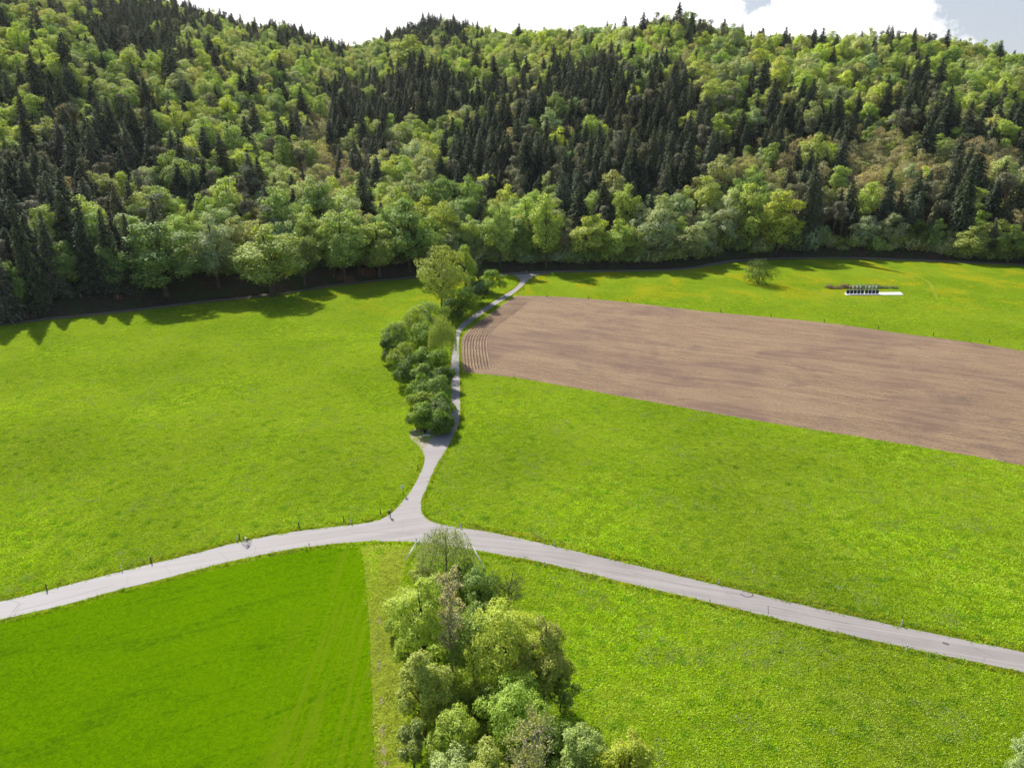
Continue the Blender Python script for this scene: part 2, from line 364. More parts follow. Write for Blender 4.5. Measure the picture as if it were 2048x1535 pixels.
PROF = {  # column (px): [(distance, height) ...] of the forest floor
    -600: [(300, 20), (420, 60), (560, 120), (700, 175), (850, 215), (1100, 235)],
    0: [(320, 13), (400, 40), (520, 90), (650, 145), (800, 195), (1000, 235)],
    150: [(330, 13), (400, 33), (520, 76), (650, 122), (800, 165), (1000, 195)],
    400: [(350, 14), (400, 28), (500, 54), (650, 94), (800, 134), (1000, 178), (1150, 200)],
    600: [(370, 12), (430, 26), (500, 42), (650, 78), (800, 112), (1000, 152), (1050, 155)],
    740: [(385, 8), (430, 16), (500, 26), (650, 46), (800, 72), (1000, 116), (1150, 140)],
    900: [(400, 10), (450, 20), (600, 52), (800, 95), (1000, 138), (1200, 174)],
    1100: [(410, 10), (450, 22), (600, 60), (800, 103), (1000, 142), (1100, 152)],
    1300: [(410, 11), (450, 25), (550, 56), (700, 100), (850, 146)],
    1500: [(425, 11), (460, 24), (550, 52), (700, 94), (850, 132)],
    1700: [(425, 11), (460, 22), (550, 49), (700, 89), (820, 124)],
    1850: [(420, 11), (460, 23), (550, 48), (700, 85), (820, 115)],
    2000: [(415, 11), (460, 23), (550, 45), (700, 77), (820, 103)],
    2600: [(410, 11), (460, 22), (550, 40), (700, 62), (820, 80)]}
PK = sorted(PROF); PA = np.array([(k-1024)/F*1.04 for k in PK])
def prof_z(k, y, e):
    pr = PROF[k]; xs = [e, e+6]+[p[0] for p in pr]; zs = [0, 0.4]+[p[1] for p in pr]
    xr, zr = xs[-1], zs[-1]
    xs += [xr+60, xr+250, xr+700, 4000]; zs += [zr+1, zr-25, zr-70, zr-90]
    return float(np.interp(y, xs, zs))
def hill_z(x, y):
    if y < 1: return 0.0
    a = x/y; e = float(np.interp(a, EA, EY))
    if y <= e: return 0.0
    ac = min(max(a, PA[0]), PA[-1]); i = int(np.searchsorted(PA, ac)); i = min(max(i, 1), len(PA)-1)
    t = (ac-PA[i-1])/(PA[i]-PA[i-1]); t = t*t*(3-2*t)
    z = prof_z(PK[i-1], y, e)*(1-t)+prof_z(PK[i], y, e)*t
    k = min(1.0, max(0.0, (y-e-25)/120))
    return z + k*(mnoise.noise(Vector((x*0.011, y*0.011, 3.3)))*9 + mnoise.noise(Vector((x*0.004, y*0.004, 7.1)))*8)
def ridge_y(a): return float(np.interp(a, PA, [PROF[k][-1][0] for k in PK]))

def sheet(name, pts, z, mat, label=None, uv=None):
    me = bpy.data.meshes.new(name)
    bm = bmesh.new(); vs = [bm.verts.new((p[0], p[1], z)) for p in pts]
    f = bm.faces.new(vs); f.normal_update()
    if f.normal.z < 0: f.normal_flip()
    bmesh.ops.triangulate(bm, faces=bm.faces[:], ngon_method='EAR_CLIP')
    bm.to_mesh(me); bm.free(); me.materials.append(mat)
    if uv:
        l = me.uv_layers.new(name='UVMap')
        for lp in me.loops:
            c = me.vertices[lp.vertex_index].co; l.data[lp.index].uv = uv(c.x, c.y)
    o = link(name, me); o['kind'] = 'structure'
    if label: o['label'] = label
    return o
def smooth_poly(pts, n=6, wob=0.0, seed=0, closed=False):
    """Catmull-Rom through ground points"""
    P_ = [Vector((p[0], p[1], 0)) for p in pts]; outp = []
    m = len(P_); rng = random.Random(seed)
    for i in range(m if closed else m-1):
        if closed: p0, p1, p2, p3 = P_[i-1], P_[i], P_[(i+1) % m], P_[(i+2) % m]
        else: p0, p1, p2, p3 = P_[max(i-1, 0)], P_[i], P_[i+1], P_[min(i+2, m-1)]
        k = max(2, int((p2-p1).length/1.2)) if wob else n
        for j in range(k):
            t = j/k
            q = 0.5*((2*p1)+(p2-p0)*t+(2*p0-5*p1+4*p2-p3)*t*t+(3*p1-p0-3*p2+p3)*t**3)
            if wob: q = q+Vector((rng.uniform(-wob, wob), rng.uniform(-wob, wob), 0))
            outp.append(q)
    if not closed: outp.append(P_[-1])
    return outp
px2 = lambda L_: [G(*p) for p in L_]

# the ground: one sheet that reaches far behind the hills
sheet('ground', [(-2400, -400), (2400, -400), (2400, 3400), (-2400, 3400)], 0.0, M_meadow, 'bright green hay meadow')
# hillside mesh
na, ns = 150, 120
aa = np.linspace(-1.15, 1.15, na); ss = np.concatenate([np.linspace(0, 40, 24), np.linspace(48, 900, 70), np.linspace(930, 2500, 26)])
hv = []
for s_ in ss:
    for a in aa:
        e = float(np.interp(a, EA, EY)); y = e+s_; x = a*y
        hv.append((x, y, (0.012 if s_ < 0.01 else hill_z(x, y)+0.015)))
hv = np.array(hv); idx = np.arange(len(ss)*na).reshape(len(ss), na)
hf = np.stack([idx[:-1, :-1], idx[:-1, 1:], idx[1:, 1:], idx[1:, :-1]], -1).reshape(-1, 4)
o = link('hillside', mesh_np('hillside', hv, hf, M_floor)); o['kind'] = 'structure'
o.data.polygons.foreach_set('use_smooth', [True]*len(o.data.polygons))

# ------------------------------------------------------------------ roads, fields
ROAD_N_L = [(-700, 1345), (-350, 1275), (-120, 1228), (0, 1202), (96, 1179), (191, 1154.5), (306, 1126), (394, 1105), (465, 1086), (560, 1067), (630, 1057), (700, 1049), (745, 1042.6), (774, 1031), (792, 1017), (809, 997), (825, 976), (837, 953), (848, 928), (849, 912),
            (845, 899), (858, 884), (866, 872), (880, 866), (893, 859), (900, 847)]
PATH_W = [(902, 830), (904, 781), (902, 750), (902, 726), (905, 705), (908, 688), (912, 666), (917, 652), (932.6, 639), (960, 619.5), (990, 600.4), (1015, 585), (1028, 577), (1038, 567), (1040, 560), (1036, 554), (1024, 549.5), (1001, 547.0)]
PATH_E = [(1001, 544.0), (1052, 543.5), (1100, 542.5), (1104, 545.5), (1084, 547.5), (1064, 554), (1055.7, 561), (1042, 574), (1023, 589.4), (990, 610), (962.6, 629), (938, 647), (924, 660.6), (918, 677), (917, 694), (917.5, 712.6), (919, 753.6), (920, 800), (919.7, 822), (917.5, 844), (908, 868.5), (891.5, 900),
          (874, 927), (864, 947), (854, 972), (846, 990), (842, 1005), (843.5, 1025), (856, 1038.7), (883.6, 1048.4)]
ROAD_N_R = [(915, 1054.3), (973.4, 1062), (1032, 1074), (1128, 1096), (1281, 1132), (1435, 1169), (1588.5, 1205), (1742, 1240), (1895.6, 1272), (2048, 1303.6), (2300, 1357), (2700, 1440)]
ROAD_S = [(2700, 1485), (2300, 1398), (2048, 1343), (1870, 1306), (1716, 1273), (1563, 1238), (1445, 1209), (1256, 1165), (1089.6, 1124.5), (1012.5, 1110), (952, 1099), (895, 1090), (852, 1084.6), (833, 1082.6), (798, 1081.6), (749, 1081), (700, 1083.6), (630, 1090.6), (560, 1101), (437.5, 1127), (328, 1156), (246, 1176), (137, 1206), (0, 1238), (-120, 1265), (-350, 1315), (-700, 1390)]
rp = []
for seg in (ROAD_N_L, PATH_W, PATH_E, ROAD_N_R, ROAD_S): rp += smooth_poly(px2(seg), wob=0.07, seed=len(rp))
def road_uv(x, y): return (y*0.9+abs(x+8)*0.26, x)
sheet('road', rp, 0.024, M_asph, 'pale grey country lane with a side lane to the forest', uv=road_uv)

def ribbon(name, line, w0, w1, z, mat, uvscale=None, zf=None, wob=0.0):
    """strip along a line, from w0 to w1 metres to its left"""
    pts = smooth_poly(line, n=8); vs = []; fs = []; rng = random.Random(len(pts)); d = 0; uvs = []
    for i, p in enumerate(pts):
        t = (pts[min(i+1, len(pts)-1)]-pts[max(i-1, 0)]).normalized(); nrm = Vector((-t.y, t.x, 0))
        if i: d += (p-pts[i-1]).length
        for w_, u in ((w0, 0), (w1, 1)):
            q = p+nrm*(w_+rng.uniform(-wob, wob)); vs.append((q.x, q.y, (zf(q.x, q.y) if zf else 0)+z)); uvs.append((u*(w1-w0)*0.12, d*0.12))
    for i in range(len(pts)-1): fs.append((2*i, 2*i+1, 2*i+3, 2*i+2))
    me = bpy.data.meshes.new(name); me.from_pydata(vs, [], fs); me.materials.append(mat)
    l = me.uv_layers.new(name='UVMap')
    for lp in me.loops: l.data[lp.index].uv = uvs[lp.vertex_index]
    bm = bmesh.new(); bm.from_mesh(me)
    for f in bm.faces:
        f.normal_update()
        if f.normal.z < 0: f.normal_flip()
    bm.to_mesh(me); bm.free()
    o = link(name, me); o['kind'] = 'structure'; return o

FIELD_TOP = [(1030, 591), (1100, 592), (1180, 597), (1280, 607), (1400, 621), (1440, 625), (1648, 644.4), (1796, 665), (1945, 684.5), (2048, 701.4), (2300, 740), (2700, 800)]
FIELD_BOT = [(2700, 1060), (2300, 975), (2048, 930), (1860, 896), (1700, 870), (1500, 838), (1300, 802), (1100, 766), (1042, 756), (975, 748), (932.6, 744), (925, 738)]
FIELD_L = [(922, 710), (922, 690), (926, 672), (938, 658), (962, 640), (992, 618), (1012, 603)]
fp = []
for seg in (FIELD_TOP, FIELD_BOT, FIELD_L): fp += smooth_poly(px2(seg), wob=0.12, seed=5)
sheet('ploughed_field', fp, 0.012, M_soil, 'brown ploughed field beside the lane')
# headland: furrows that follow the lane round
HEAD = [(926, 739), (923.5, 712), (923.5, 690), (928, 672), (940, 658), (964, 640), (994, 618), (1014, 603), (1030, 593)]
o = ribbon('ploughed_headland', px2(HEAD), -0.2, -9.0, 0.016, M_head); o['label'] = 'curved furrows at the end of the ploughed field'

CROP = [(-700, 1420), (-350, 1338), (0, 1246), (137, 1214), (246, 1184), (328, 1164), (437, 1135), (560, 1109), (640, 1097), (718, 1090)]
CROP_R = [(726, 1110), (733, 1180), (738, 1240), (742, 1330), (746, 1430), (750, 1535), (756, 1700)]
crop = smooth_poly(px2(CROP), wob=0.1, seed=3)+smooth_poly(px2(CROP_R), wob=0.06, seed=4)+px2([(300, 1800), (-600, 1800)])
sheet('crop_field', crop, 0.008, M_crop, 'saturated green field of young cereal')
STRIP_R = [(830, 1700), (822, 1535), (815, 1450), (812, 1350), (800, 1250), (800, 1180), (815, 1120), (828, 1091)]
STRIP_T = [(798, 1088), (749, 1087), (720, 1090)]
sheet('grass_strip', smooth_poly(px2(CROP_R[1:]))+smooth_poly(px2(STRIP_R))+px2(STRIP_T)+px2([(727, 1110)]), 0.004, M_strip, 'yellowish mown strip between crop and trees')
# yellow flowering verges
ribbon('road_verge', px2(ROAD_N_L[:13]), 0.05, 1.7, 0.0045, M_verge, wob=0.35)
ribbon('road_verge', px2(ROAD_N_R[:]), 0.05, 1.9, 0.0045, M_verge, wob=0.4)
ribbon('road_verge', px2(ROAD_S[:10]), 0.05, 1.1, 0.005, M_verge, wob=0.3)
# lay-by, gravel and tracks
LAY = [(834, 856), (848, 862), (872, 866), (890, 861), (897, 868), (885, 900), (868, 912), (849, 905), (836, 889), (824, 880), (819, 868), (824, 860)]
sheet('gravel_bay', smooth_poly(px2(LAY), wob=0.12, closed=True), 0.018, M_gravel, 'worn gravel bay beside the bench')
ribbon('forest_track', px2([(p[0], p[1]) for p in EDGE_MEADOW[:13]]), 0.3, 2.6, 0.10, M_track, zf=hill_z, wob=0.15)
ribbon('forest_track', px2([(p[0], p[1]) for p in EDGE_MEADOW[13:]]), 0.2, 3.0, 0.10, M_track, zf=hill_z, wob=0.15)
def patch(name, cx, cy, rx, ry, mat, seed, z=0.03, zf=None):
    rng = random.Random(seed); c = G(cx, cy); pts = []
    for i in range(26):
        t = 2*math.pi*i/26; k = rng.uniform(0.6, 1.15)
        p = G(cx+rx*k*math.cos(t), cy+ry*k*math.sin(t)); pts.append(p)
    cz = (hill_z(c.x, c.y) if zf else 0)
    vs = [(p.x, p.y, (hill_z(p.x, p.y) if zf else 0)+z) for p in pts]+[(c.x, c.y, cz+z)]
    me = bpy.data.meshes.new(name); me.from_pydata(vs, [], [(i, 26, (i+1) % 26) for i in range(26)]); me.materials.append(mat)
    bm = bmesh.new(); bm.from_mesh(me)
    for f in bm.faces:
        f.normal_update()
        if f.normal.z < 0: f.normal_flip()
    bm.to_mesh(me); bm.free()
    o = link(name, me); o['kind'] = 'structure'
for i, (x, y, a, b) in enumerate([(735, 552, 26, 5), (693, 561, 24, 5), (45, 634, 26, 5), (240, 606, 10, 3)]): patch('bare_earth', x, y, a, b, M_red, i, 0.12, True)
for i, (x, y, a, b) in enumerate([(765, 1460, 7, 14), (767, 1500, 7, 10), (770, 1525, 8, 8), (762, 1400, 4, 10), (759, 1240, 3, 9), (758, 1330, 3, 12), (1345, 712, 1, 1)][:6]): patch('bare_earth', x, y, a, b, M_dirt, 20+i, 0.010)

# tar seams and wheel marks on the road
def seam(pts, wd):
    ribbon('tar_seam', px2(pts), -wd/2, wd/2, 0.029, M_crack)
seam([(1536, 1210), (1537, 1228)], 0.12); seam([(1538, 1211), (1600, 1226), (1700, 1247)], 0.05)
seam([(1268, 1146), (1330, 1160), (1385, 1173)], 0.06); seam([(1090, 1110), (1130, 1117), (1175, 1127)], 0.05)
seam([(1480, 1186), (1493, 1193), (1506, 1190), (1500, 1183), (1484, 1182)], 0.22); seam([(1885, 1284), (1898, 1288)], 0.5)
seam([(905, 1084), (935, 1088), (980, 1096)], 0.05); seam([(700, 1064), (760, 1063), (830, 1066)], 0.04); seam([(30, 1222), (130, 1196), (230, 1168)], 0.05)

# ------------------------------------------------------------------ foliage generators
def quads_from(c, nrm, dirv, ln, wd, rng):
    """kite-shaped leaf sprays: centres c, normals nrm, long axis dirv"""
    n = len(c); d = dirv-nrm*np.sum(dirv*nrm, 1, keepdims=True); d /= np.linalg.norm(d, axis=1, keepdims=True)+1e-9
    b = np.cross(nrm, d); ln = ln[:, None]; wd = wd[:, None]
    j = rng.uniform(-0.25, 0.25, (n, 1))
    v = np.stack([c-d*ln*0.5, c+b*wd*0.5+d*ln*j, c+d*ln*0.5, c-b*wd*0.5+d*ln*rng.uniform(-0.25, 0.25, (n, 1))], 1)
    return v.reshape(-1, 3), np.arange(4*n).reshape(n, 4)
def unit(v): return v/(np.linalg.norm(v, axis=1, keepdims=True)+1e-9)
def rdir(rng, n): return unit(rng.normal(size=(n, 3)))
def leafy(seed, H, Rw, bot, nl, nleaf, leaf, lobe=0.42, shape=1.0, upbias=0.25, asp=0.6, sparse=0.0, clump=6):
    """returns crown verts/faces and lobes. H height, Rw half width, bot crown start, nl lobes"""
    rng = np.random.default_rng(seed); zc = (H+bot)/2; Rh = (H-bot)/2
    lobes = []
    k = 0
    while len(lobes) < nl and k < 4000:
        k += 1
        d = rdir(rng, 1)[0]; r = rng.uniform(0.35, 0.78)
        p = np.array([d[0]*Rw*r, d[1]*Rw*r, zc+d[2]*Rh*r])
        t = (p[2]-bot)/(H-bot)
        wprof = math.sin(math.pi*min(max(t, 0.02), 0.98)**shape)**0.6
        p[0] *= wprof*1.1; p[1] *= wprof*1.1
        rad = Rw*lobe*rng.uniform(0.7, 1.2)*(0.6+0.4*wprof)
        if all(np.linalg.norm(p-q[0]) > 0.55*(rad+q[1]) for q in lobes) or k > 2500: lobes.append((p, rad))
    tot = sum(l[1]**2 for l in lobes); V = []; CN = []
    for p, rad in lobes:
        n = int(nleaf/clump*rad*rad/tot)
        d = rdir(rng, n); d[:, 2] = d[:, 2]*0.9+upbias; d = unit(d)
        rr = rad*(1-np.abs(rng.normal(0, 0.16, n)))*rng.uniform(0.85, 1.12, n)
        c = p+d*rr[:, None]*np.array([1, 1, 0.85])
        ok = np.ones(n, bool)
        for q, r2 in lobes:
            if q is p: continue
            ok &= np.linalg.norm(c-q, axis=1) > r2*0.72
        out_ = unit(c-np.array([0, 0, zc-Rh*0.3])); CN.append((c[ok], unit(d[ok]*0.6+out_[ok]*0.6)))
    c = np.concatenate([a for a, b in CN]); nn = np.concatenate([b for a, b in CN])
    if sparse: k = rng.random(len(c)) > sparse; c, nn = c[k], nn[k]
    c = np.repeat(c, clump, 0); nn = np.repeat(nn, clump, 0)
    off = rdir(rng, len(c))*rng.uniform(0.2, 1.5, (len(c), 1))*leaf
    c = c+off
    dirv = unit(nn*0.5+rdir(rng, len(c))*0.9+np.array([0, 0, 0.1])); nrm = unit(nn*0.95+rdir(rng, len(c))*0.55+np.array([0, 0, 0.30]))
    ln = leaf*rng.uniform(0.7, 1.5, len(c)); wd = ln*asp*rng.uniform(0.6, 1.1, len(c))
    v, f = quads_from(c, nrm, dirv, ln, wd, rng)
    return v, f, lobes
def droopy(seed, H, Rw, nstr, leaf, bot=0.12, sprout=1.0):
    """weeping crown: hanging strands of small leaves"""
    rng = np.random.default_rng(seed); cs = []; ds = []
    for i in range(nstr):
        az = rng.uniform(0, 2*math.pi); r = Rw*math.sqrt(rng.uniform(0.02, 1)); z0 = H*(1-0.35*(r/Rw)**2)*rng.uniform(0.72, 1.0)
        L_ = rng.uniform(0.18, 0.5)*H*sprout; n = int(L_/leaf*1.3)+3
        t = np.linspace(0, 1, n); x = math.cos(az)*r*(1+0.15*t)+rng.normal(0, 0.12, n); y = math.sin(az)*r*(1+0.15*t)+rng.normal(0, 0.12, n)
        z = np.maximum(z0-L_*t, H*bot); cs.append(np.stack([x, y, z], 1)); ds.append(np.tile([0.2*math.cos(az), 0.2*math.sin(az), -1], (n, 1)))
    c = np.concatenate(cs); d = unit(np.concatenate(ds)+rng.normal(0, 0.45, (len(c), 3)))
    ln = leaf*rng.uniform(0.8, 1.6, len(c)); return quads_from(c, rdir(rng, len(c)), d, ln, ln*0.4, rng)
def spruce(seed, H, Rw, ntier, dens, start=0.10, droop=0.45, pw=0.68):
    rng = np.random.default_rng(seed); cs = []; ns_ = []; ds = []; ls = []
    for i in range(ntier):
        t = (i+rng.uniform(-0.3, 0.3))/ntier; z = H*(start+(1-start)*t); 
        r0 = Rw*max(0.03, (1-t))**pw; nb = max(4, int(dens*(0.5+r0/Rw)))
        for a in rng.uniform(0, 2*math.pi, nb):
            r = r0*rng.uniform(0.6, 1.15); k = max(2, int(r/0.55)+1)
            s = np.linspace(0.25, 1.0, k)+rng.normal(0, 0.03, k)
            x = np.cos(a)*r*s; y = np.sin(a)*r*s; zz = z-droop*r*s**1.6+0.25*r*s*(1-s)
            for q in range(2):
                cs.append(np.stack([x, y, zz], 1)+rng.normal(0, 0.18, (k, 3)))
                side = np.array([-math.sin(a), math.cos(a), 0])*rng.choice([-1, 1])*rng.uniform(0.1, 0.9)
                ds.append(np.tile([math.cos(a), math.sin(a), -droop*0.9], (k, 1))+side)
                ns_.append(np.tile([math.cos(a)*0.35, math.sin(a)*0.35, 1], (k, 1))+rng.normal(0, 0.45, (k, 3)))
                ls.append(rng.uniform(0.8, 1.35, k)*(0.55+0.45*r0/Rw))
    c = np.concatenate(cs); ln = np.concatenate(ls)*1.15
    v, f = quads_from(c, unit(np.concatenate(ns_)), unit(np.concatenate(ds)), ln, ln*0.5, rng)
    # tip
    return v, f
def limbs_mesh(H, r0, lobes, seed, lean=0.0, twigs=2, top=0.85, seg=6):
    mb = MB(); rng = random.Random(seed)
    n = 6; tp = []
    for i in range(n+1):
        t = i/n; tp.append(Vector((math.sin(t*2.1+seed)*H*0.02*t+lean*t, math.cos(t*1.7+seed)*H*0.02*t, H*top*t)))
    mb.tube(tp, [r0*(1.25 if i == 0 else 1)*(1-0.82*i/n) for i in range(n+1)], seg)
    for p, rad in lobes:
        p = Vector(p); zz = min(max(p.z*0.55-rad*0.2, H*0.12), H*top*0.9); t = zz/(H*top)
        i = min(int(t*n), n-1); s = tp[i].lerp(tp[i+1], t*n-i); mid = s.lerp(p, 0.5)+Vector((0, 0, rad*0.15))
        r = r0*(1-0.82*t)*0.5
        mb.tube([s, mid, p], [r, r*0.6, r*0.22], 5)
        for _ in range(twigs):
            d = Vector((rng.gauss(0, 1), rng.gauss(0, 1), rng.gauss(0.5, 0.8))).normalized()
            mb.tube([mid.lerp(p, rng.random()), p+d*rad*0.5, p+d*rad*0.95], [r*0.35, r*0.2, r*0.08], 4)
    return mb
def bare_crown(seed, H, Rw, n, mbr, bot=0.3, up=0.6, r0=0.09):
    """twiggy crown: many forked twigs"""
    rng = random.Random(seed)
    def grow(p, d, l, r, lv):
        q = p+d*l; mid = p.lerp(q, 0.5)+Vector((rng.uniform(-.06, .06), rng.uniform(-.06, .06), rng.uniform(0, .08)))*l
        mbr.tube([p, mid, q], [r, r*0.8, r*0.55], 3, cap=False)
        if lv <= 0: return
        for _ in range(rng.choice((2, 3, 3))):
            nd = (d+Vector((rng.gauss(0, .55), rng.gauss(0, .55), rng.gauss(0.12*up, .35)))).normalized(); grow(q if rng.random() < 0.6 else mid, nd, l*rng.uniform(.55, .85), r*0.55, lv-1)
    for i in range(n):
        a = i*2.4+rng.uniform(-.3, .3); z = H*(bot+(0.75-bot)*i/n)
        d = Vector((math.cos(a), math.sin(a), up)).normalized()
        grow(Vector((0, 0, z)), d, Rw*0.42*rng.uniform(.8, 1.2), r0, 4)
def merge(a, b):
    return np.concatenate([a[0], b[0]]), np.concatenate([a[1], b[1]+len(a[0])])

# ------------------------------------------------------------------ tree prototypes for the forest (crown mesh, trunk mesh)
def trunk_me(H, r0, lobes, seed, mat, twigs=1, top=0.85):
    mb = limbs_mesh(H, r0, lobes, seed, twigs=twigs, top=top); me = bpy.data.meshes.new('trunk'); me.from_pydata(mb.v, [], mb.f); me.materials.append(mat); return me
PROTO = {}
def add_leafy(key, *a, bark=None, **k):
    v, f, lb = leafy(*a, **k); PROTO[key] = (mesh_np('crown', v, f, M_leaf), trunk_me(a[1], a[1]*0.016, lb, a[0], bark or M_bark), a[1], a[2])
add_leafy('beech0', 11, 28, 7.2, 3, 17, 9000, 0.60)
add_leafy('beech1', 12, 26, 6.4, 3, 13, 8000, 0.60, shape=0.9)
add_leafy('beech2', 13, 30, 6.8, 3, 20, 9000, 0.60, lobe=0.36)
add_leafy('beech3', 14, 25, 7.6, 2, 15, 9000, 0.60, shape=0.85)
add_leafy('beech4', 15, 29, 5.8, 3, 15, 7500, 0.58, lobe=0.46, shape=1.15)
add_leafy('edge0', 21, 27, 7.0, 0.2, 28, 13000, 0.55, lobe=0.33, shape=0.75, upbias=0.1)
add_leafy('edge1', 22, 26, 6.2, 0.2, 26, 12000, 0.55, lobe=0.36, shape=0.8, upbias=0.1)
add_leafy('edge2', 23, 24, 5.2, 0.2, 22, 10500, 0.52, lobe=0.40, shape=0.9, upbias=0.15)
add_leafy('bud0', 31, 24, 6.2, 4, 14, 7000, 0.46, sparse=0.2, asp=0.45, bark=M_birch)
add_leafy('bud1', 32, 22, 5.8, 3, 12, 6500, 0.44, sparse=0.25, asp=0.45, bark=M_birch)
for i, (H, Rw, nt_, de, st, dr) in enumerate([(33, 5.8, 40, 17, .04, .5), (31, 5.2, 38, 16, .08, .6), (34, 6.2, 42, 17, .08, .4), (29, 5.0, 36, 16, .03, .55)]):
    v, f = spruce(40+i, H, Rw, nt_, de, st, dr); PROTO['spruce%d' % i] = (mesh_np('crown', v, f, M_needle), trunk_me(H, 0.34, [], i, M_bark, top=0.97), H, Rw)
def pine(seed, H, Rw):
    return leafy(seed, H, Rw, H*0.52, 9, 2300, 0.62, lobe=0.42, shape=0.8, asp=0.4, clump=7)
for i, (H, Rw) in enumerate([(30, 3.9), (28, 3.4)]):
    v, f, lb = pine(50+i, H, Rw); PROTO['pine%d' % i] = (mesh_np('crown', v, f, M_needle), trunk_me(H, 0.34, lb, i, M_pinebark, top=0.9), H, Rw)

NAME = {'b': 'broadleaf_tree', 'e': 'broadleaf_tree', 's': 'spruce_tree', 'p': 'pine_tree'}
def tree_name(key): return 'budding_tree' if key.startswith('bud') else NAME[key[0]]
def put_tree(key, x, y, z, s, sw, rz, tint, label, group=None, cat='tree'):
    cm, tm, H, Rw = PROTO[key]
    r = empty(tree_name(key), (x, y, z), rz); r.scale = (sw, sw, s)
    t = link('trunk', tm, r); c = link('crown', cm, r); c['tint'] = [float(q) for q in tint]
    tag(r, label, cat, group); return r, c, t

# ------------------------------------------------------------------ forest
SP = [(50,330,80,60),(40,450,90,90),(130,230,60,60),(200,500,60,50),(60,560,120,60),(230,70,40,50),(280,60,60,60),(370,120,50,40),(640,70,110,22),(560,40,90,10),(200,300,80,40),
      (740,180,150,30),(900,190,110,40),(720,240,60,60),(760,290,50,40),(850,60,60,30),(920,70,30,40),(1010,340,90,50),(950,310,60,50),(1200,300,120,70),(1150,170,60,60),(1290,250,80,60),
      (1330,330,60,60),(1220,170,70,60),(1350,220,50,60),(1400,300,40,60),(1380,120,20,40),(1600,390,40,80),(1620,430,30,60),(1900,385,40,60),(1840,210,60,60),(1540,240,50,50),(1650,230,60,30),
      (1700,430,40,50),(1760,450,80,30),(2000,400,50,30),(450,370,60,30),(560,430,30,40),(760,380,40,30),(120,400,60,60),(330,300,50,20),(600,260,50,30)]
LF = [(480,230,120,40),(380,140,100,35),(210,170,50,50),(30,90,60,40),(90,210,40,20),(40,260,60,30),(300,350,150,30),(480,310,120,35),(820,260,70,30),(730,130,60,40),(800,110,60,30),
      (1000,100,100,50),(1100,100,70,40),(1270,90,60,40),(1450,180,60,50),(1430,110,80,40),(1600,140,60,40),(1700,100,60,50),(1900,110,90,20),(1920,190,50,20),(1980,150,60,40),(840,350,60,40),
      (1000,430,130,50),(1180,470,110,50),(1350,460,100,50),(1490,410,80,60),(330,480,80,60),(540,480,80,60),(680,440,50,70),(820,430,60,80),(1180,250,25,25),(1950,450,60,40),(1750,180,50,40),(620,150,80,40),(470,80,70,20)]
BU = [(1500,320,90,25),(1700,300,150,35),(1900,300,140,30),(1650,360,130,30),(1800,350,90,35),(1010,260,40,18),(640,250,60,30),(1990,330,60,25),(1370,100,60,20),(640,330,80,30)]
def wsum(B, px, py, g=1.0): return sum(g*math.exp(-((px-b[0])/b[2])**2-((py-b[1])/b[3])**2) for b in B)
T_FRESH = (0.370, 0.450, 0.105); T_MID = (0.240, 0.330, 0.085); T_GREY = (0.370, 0.430, 0.220); T_OLIVE = (0.390, 0.420, 0.160); T_YELL = (0.440, 0.520, 0.105); T_BROWN = (0.430, 0.390, 0.225)
T_SPR = (0.088, 0.112, 0.066); T_SPR2 = (0.150, 0.168, 0.104); T_PINE = (0.205, 0.210, 0.130)
rf = random.Random(77)
def vary(t, k=0.14): m = rf.uniform(1-k, 1+k); return (t[0]*m*rf.uniform(.92, 1.08), t[1]*m, t[2]*m*rf.uniform(.85, 1.15))
def leaf_tint(x, y):
    n = mnoise.noise(Vector((x*0.02, y*0.02, 1.0)))+rf.uniform(-0.55, 0.55)
    if n > 0.55: t = T_YELL
    elif n > 0.10: t = T_FRESH
    elif n > -0.15: t = T_OLIVE
    elif n > -0.38: t = T_GREY
    else: t = T_MID
    t = tuple(min(.62, q*1.16) for q in t)
    return vary(t)
